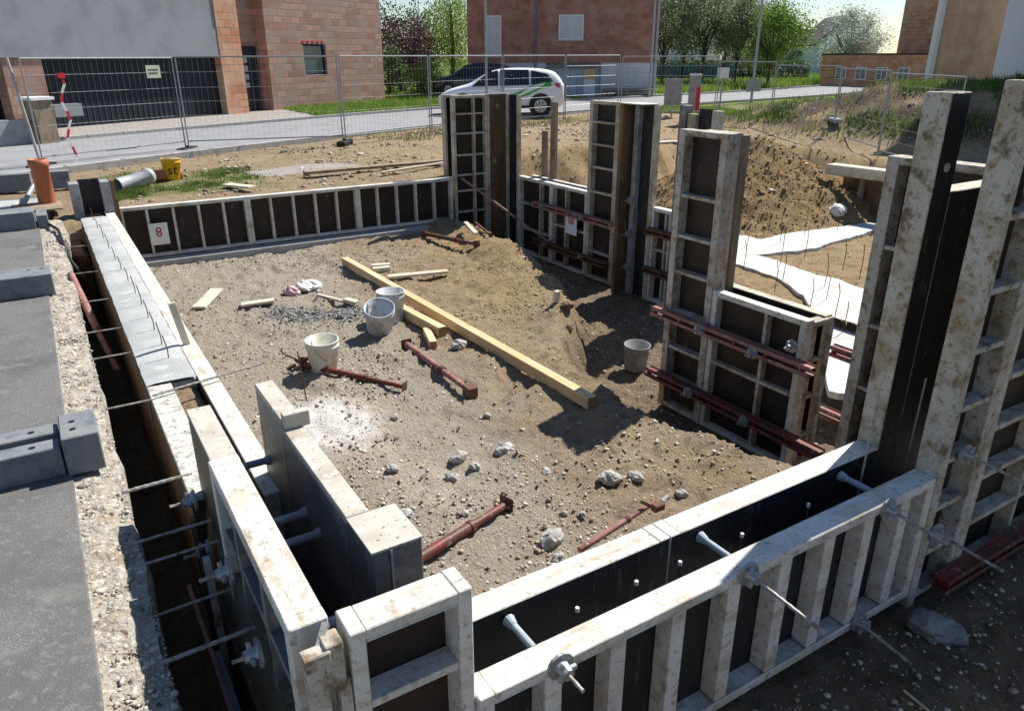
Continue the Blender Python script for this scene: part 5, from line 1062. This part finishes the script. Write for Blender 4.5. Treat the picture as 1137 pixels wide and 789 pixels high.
# ------------------------------------------------------------------ cars
def car(label, loc, rz, paint, stripe=False, sc=1.0, tall=1.0, far_=False):
    # local x: forward, y: left side; near side given by -y
    t = thing('parked_car', label, 'car', loc, rz); t.scale = (sc, sc, sc * tall)
    st = [ # x, half width, z_bottom, z_shoulder, z_belt, z_roof, roof half width
        (-2.10, .62, .42, .66, .92, .93, .50), (-2.04, .78, .30, .70, .99, 1.02, .62), (-1.90, .86, .24, .72, 1.02, 1.30, .58), (-1.60, .885, .22, .72, 1.00, 1.43, .60), (-1.0, .895, .20, .70, .97, 1.485, .62),
        (-.3, .895, .19, .68, .945, 1.49, .62), (.25, .89, .19, .67, .93, 1.44, .60), (.62, .885, .19, .66, .925, 1.28, .60), (1.00, .875, .19, .66, .92, 1.03, .64), (1.25, .865, .20, .65, .90, .945, .66), (1.65, .84, .21, .63, .82, .86, .62), (1.95, .76, .23, .60, .72, .74, .56), (2.12, .58, .30, .52, .60, .61, .44)]
    mb = MB(); K = 10
    for (x, w, zb, zs, zl, zr, rw) in st:
        ring = [(0, zb), (w * .9, zb), (w, zb + .12), (w * 1.0, zs), (w * .965, zl), (rw + (w * .965 - rw) * .12, zr - (zr - zl) * .10), (rw * .86, zr), (0, zr + .015)]
        full = ring + [(-a, b) for a, b in reversed(ring[1:-1])]
        for (yy, z_) in full: mb.v.append((x, yy, z_))
    K = 14
    for i in range(len(st) - 1):
        for k in range(K): a = i * K + k; b = i * K + (k + 1) % K; mb.f.append((a, b, b + K, a + K)); mb.mi.append(0)
    mb.f.append(tuple(range(K))); mb.mi.append(0); mb.f.append(tuple((len(st) - 1) * K + k for k in reversed(range(K)))); mb.mi.append(0)
    body = obj('body', mb, paint, t, smooth=True)
    sb = body.modifiers.new('round', 'SUBSURF'); sb.levels = 1; sb.render_levels = 2
    def side(pts, s, off, m_, nm, y=.0, par=t):   # pts (x,z), glass follows the tumblehome
        mbx = MB(); P = []
        for (x, z_) in pts:
            ww = np.interp(x, [q[0] for q in st], [q[1] for q in st]); rw = np.interp(x, [q[0] for q in st], [q[6] for q in st]); zl = np.interp(x, [q[0] for q in st], [q[4] for q in st]); zr = np.interp(x, [q[0] for q in st], [q[5] for q in st])
            f = np.clip((z_ - zl) / max(.05, zr - zl), 0, 1); yy = ww * .965 * (1 - f) + (rw * .98) * f if z_ > zl else ww
            P.append((x, s * (yy + off), z_))
        mbx.poly(P if s > 0 else P[::-1]); return obj(nm, mbx, m_, par)
    for s in (1, -1):
        side([(.98, .93), (.10, .95), (.12, 1.43), (.38, 1.37), (.66, 1.20)][::-1], s, .012, 'car_glass', 'side_window')
        side([(.04, .95), (-.92, .975), (-.90, 1.44), (.04, 1.45)][::-1], s, .012, 'car_glass', 'side_window')
        side([(-.98, .98), (-1.70, 1.08), (-1.52, 1.31), (-.98, 1.43)][::-1], s, .012, 'car_glass', 'side_window')
        side([(1.62, .22), (-1.5, .22), (-1.5, .33), (1.62, .33)][::-1], s, .012, 'black', 'sill')
        obj('mirror', MB().quadbox([(.62, s * .86, .98), (.80, s * .86, .98), (.78, s * 1.04, 1.0), (.66, s * 1.04, 1.0), (.62, s * .86, 1.10), (.80, s * .86, 1.08), (.78, s * 1.04, 1.12), (.66, s * 1.04, 1.14)]), 'black', t, bevel=.02)
        obj('door_handle', MB().box(-.02, s * .885 - .01, .80, .12, s * .905 + .01, .83), paint, t)
        if stripe:
            side([(-1.66, .92), (-1.30, .86), (-.9, .66), (-.35, .50), (.25, .46), (.20, .62), (-.5, .72), (-1.0, .94), (-1.32, 1.06), (-1.64, 1.14)], s, .016, 'cargreen', 'stripe')
    obj('windscreen', MB().poly([(1.04, -.62, 1.01), (1.04, .62, 1.01), (.30, .52, 1.445), (.30, -.52, 1.445)][::-1]), 'car_glass', t)
    obj('rear_window', MB().poly([(-2.03, -.55, 1.06), (-2.03, .55, 1.06), (-1.84, .50, 1.38), (-1.84, -.50, 1.38)]), 'car_glass', t)
    for x in (1.28, -1.30):
        for s in (1, -1):
            obj('wheel_arch', MB().tube([(x, s * .885, .33), (x, s * .902, .33)], .385, 28), 'black', t)
            w = obj('wheel', MB().tube([(x, s * .74, .315), (x, s * .915, .315)], .315, 28), 'tyre', t)
            rm = MB().tube([(x, s * .90, .315), (x, s * .925, .315)], .21, 24)
            obj('rim', rm, 'rim', w); sp = MB()
            for k in range(7): a = k * 2 * PI / 7 + .4; sp.bar((x + .05 * math.cos(a), s * .928, .315 + .05 * math.sin(a)), (x + .18 * math.cos(a), s * .928, .315 + .18 * math.sin(a)), .025, .004, up=(0, 1, 0))
            obj('rim_gaps', sp, 'black', w)
    for s in (1, -1):
        obj('headlight', MB().quadbox([(1.70, s * .60, .60), (1.98, s * .45, .60), (1.98, s * .62, .60), (1.72, s * .80, .60), (1.62, s * .62, .76), (1.93, s * .46, .72), (1.93, s * .62, .72), (1.62, s * .79, .76)]), 'rim', t)
        obj('tail_light', MB().quadbox([(-2.08, s * .55, .88), (-1.93, s * .84, .88), (-1.84, s * .86, .90), (-2.0, s * .5, .88), (-2.06, s * .55, 1.0), (-1.93, s * .81, 1.02), (-1.74, s * .875, 1.04), (-1.95, s * .5, 1.0)]), 'lamp_red', t)
    obj('grille', MB().box(2.02, -.50, .30, 2.13, .50, .48), 'black', t, bevel=.02)
    return t
cx, cy = 14.33 + .90 * .56, 23.83 + .90 * .83
car('white hatchback with green stripes on its side on the road', (cx, cy, .035), R(147), 'carwhite', True, 1.07, .99)
x, y = place(527, 42); car('dark parked car partly hidden behind the white hatchback', (x, y, .03), R(147), 'cardark', False, 1.0, 1.12)

# ------------------------------------------------------------------ light, sky, camera
az, el = R(16.5), R(48)
sd = Vector((math.cos(el) * math.cos(az), math.cos(el) * math.sin(az), math.sin(el)))
w = bpy.data.worlds.new('World'); S.world = w; w.use_nodes = True; nt = w.node_tree
sky = nt.nodes.new('ShaderNodeTexSky'); sky.sky_type = 'NISHITA'; sky.sun_disc = False; sky.sun_elevation = el; sky.sun_rotation = PI / 2 - az; sky.air_density = 1.0; sky.dust_density = .3; sky.ozone_density = 3.5
nt.links.new(sky.outputs[0], nt.nodes['Background'].inputs[0]); nt.nodes['Background'].inputs[1].default_value = .075
sun = bpy.data.lights.new('sun', 'SUN'); sun.energy = 5.0; sun.angle = R(.53); sun.color = (1, .955, .89)
so = bpy.data.objects.new('sun', sun); C.objects.link(so); so.rotation_euler = sd.to_track_quat('Z', 'Y').to_euler()
TH, pitch, roll = R(31.427), R(22.12), R(-.228)
Rz = Matrix.Rotation(TH, 3, 'Z').transposed() if False else Matrix(((math.cos(TH), math.sin(TH), 0), (-math.sin(TH), math.cos(TH), 0), (0, 0, 1)))
fwd = Vector((0, math.cos(pitch), -math.sin(pitch))); up = Vector((0, math.sin(pitch), math.cos(pitch))); rt = Vector((1, 0, 0))
rt2 = rt * math.cos(roll) + up * math.sin(roll); up2 = -rt * math.sin(roll) + up * math.cos(roll)
rt2, up2, fwd = Rz @ rt2, Rz @ up2, Rz @ fwd
cam = bpy.data.cameras.new('camera'); co = bpy.data.objects.new('camera', cam); C.objects.link(co)
co.matrix_world = Matrix(((rt2.x, up2.x, -fwd.x, 0), (rt2.y, up2.y, -fwd.y, 0), (rt2.z, up2.z, -fwd.z, 2.0), (0, 0, 0, 1)))
cam.sensor_width = 36; cam.lens = 822.3 / 1137 * 36; cam.shift_x = .0044; cam.shift_y = .0022; cam.clip_end = 3000; cam.clip_start = .05
S.camera = co
S.view_settings.view_transform = 'Standard'; S.view_settings.look = 'None'; S.view_settings.exposure = .63; S.view_settings.gamma = 1
S.view_settings.use_curve_mapping = False
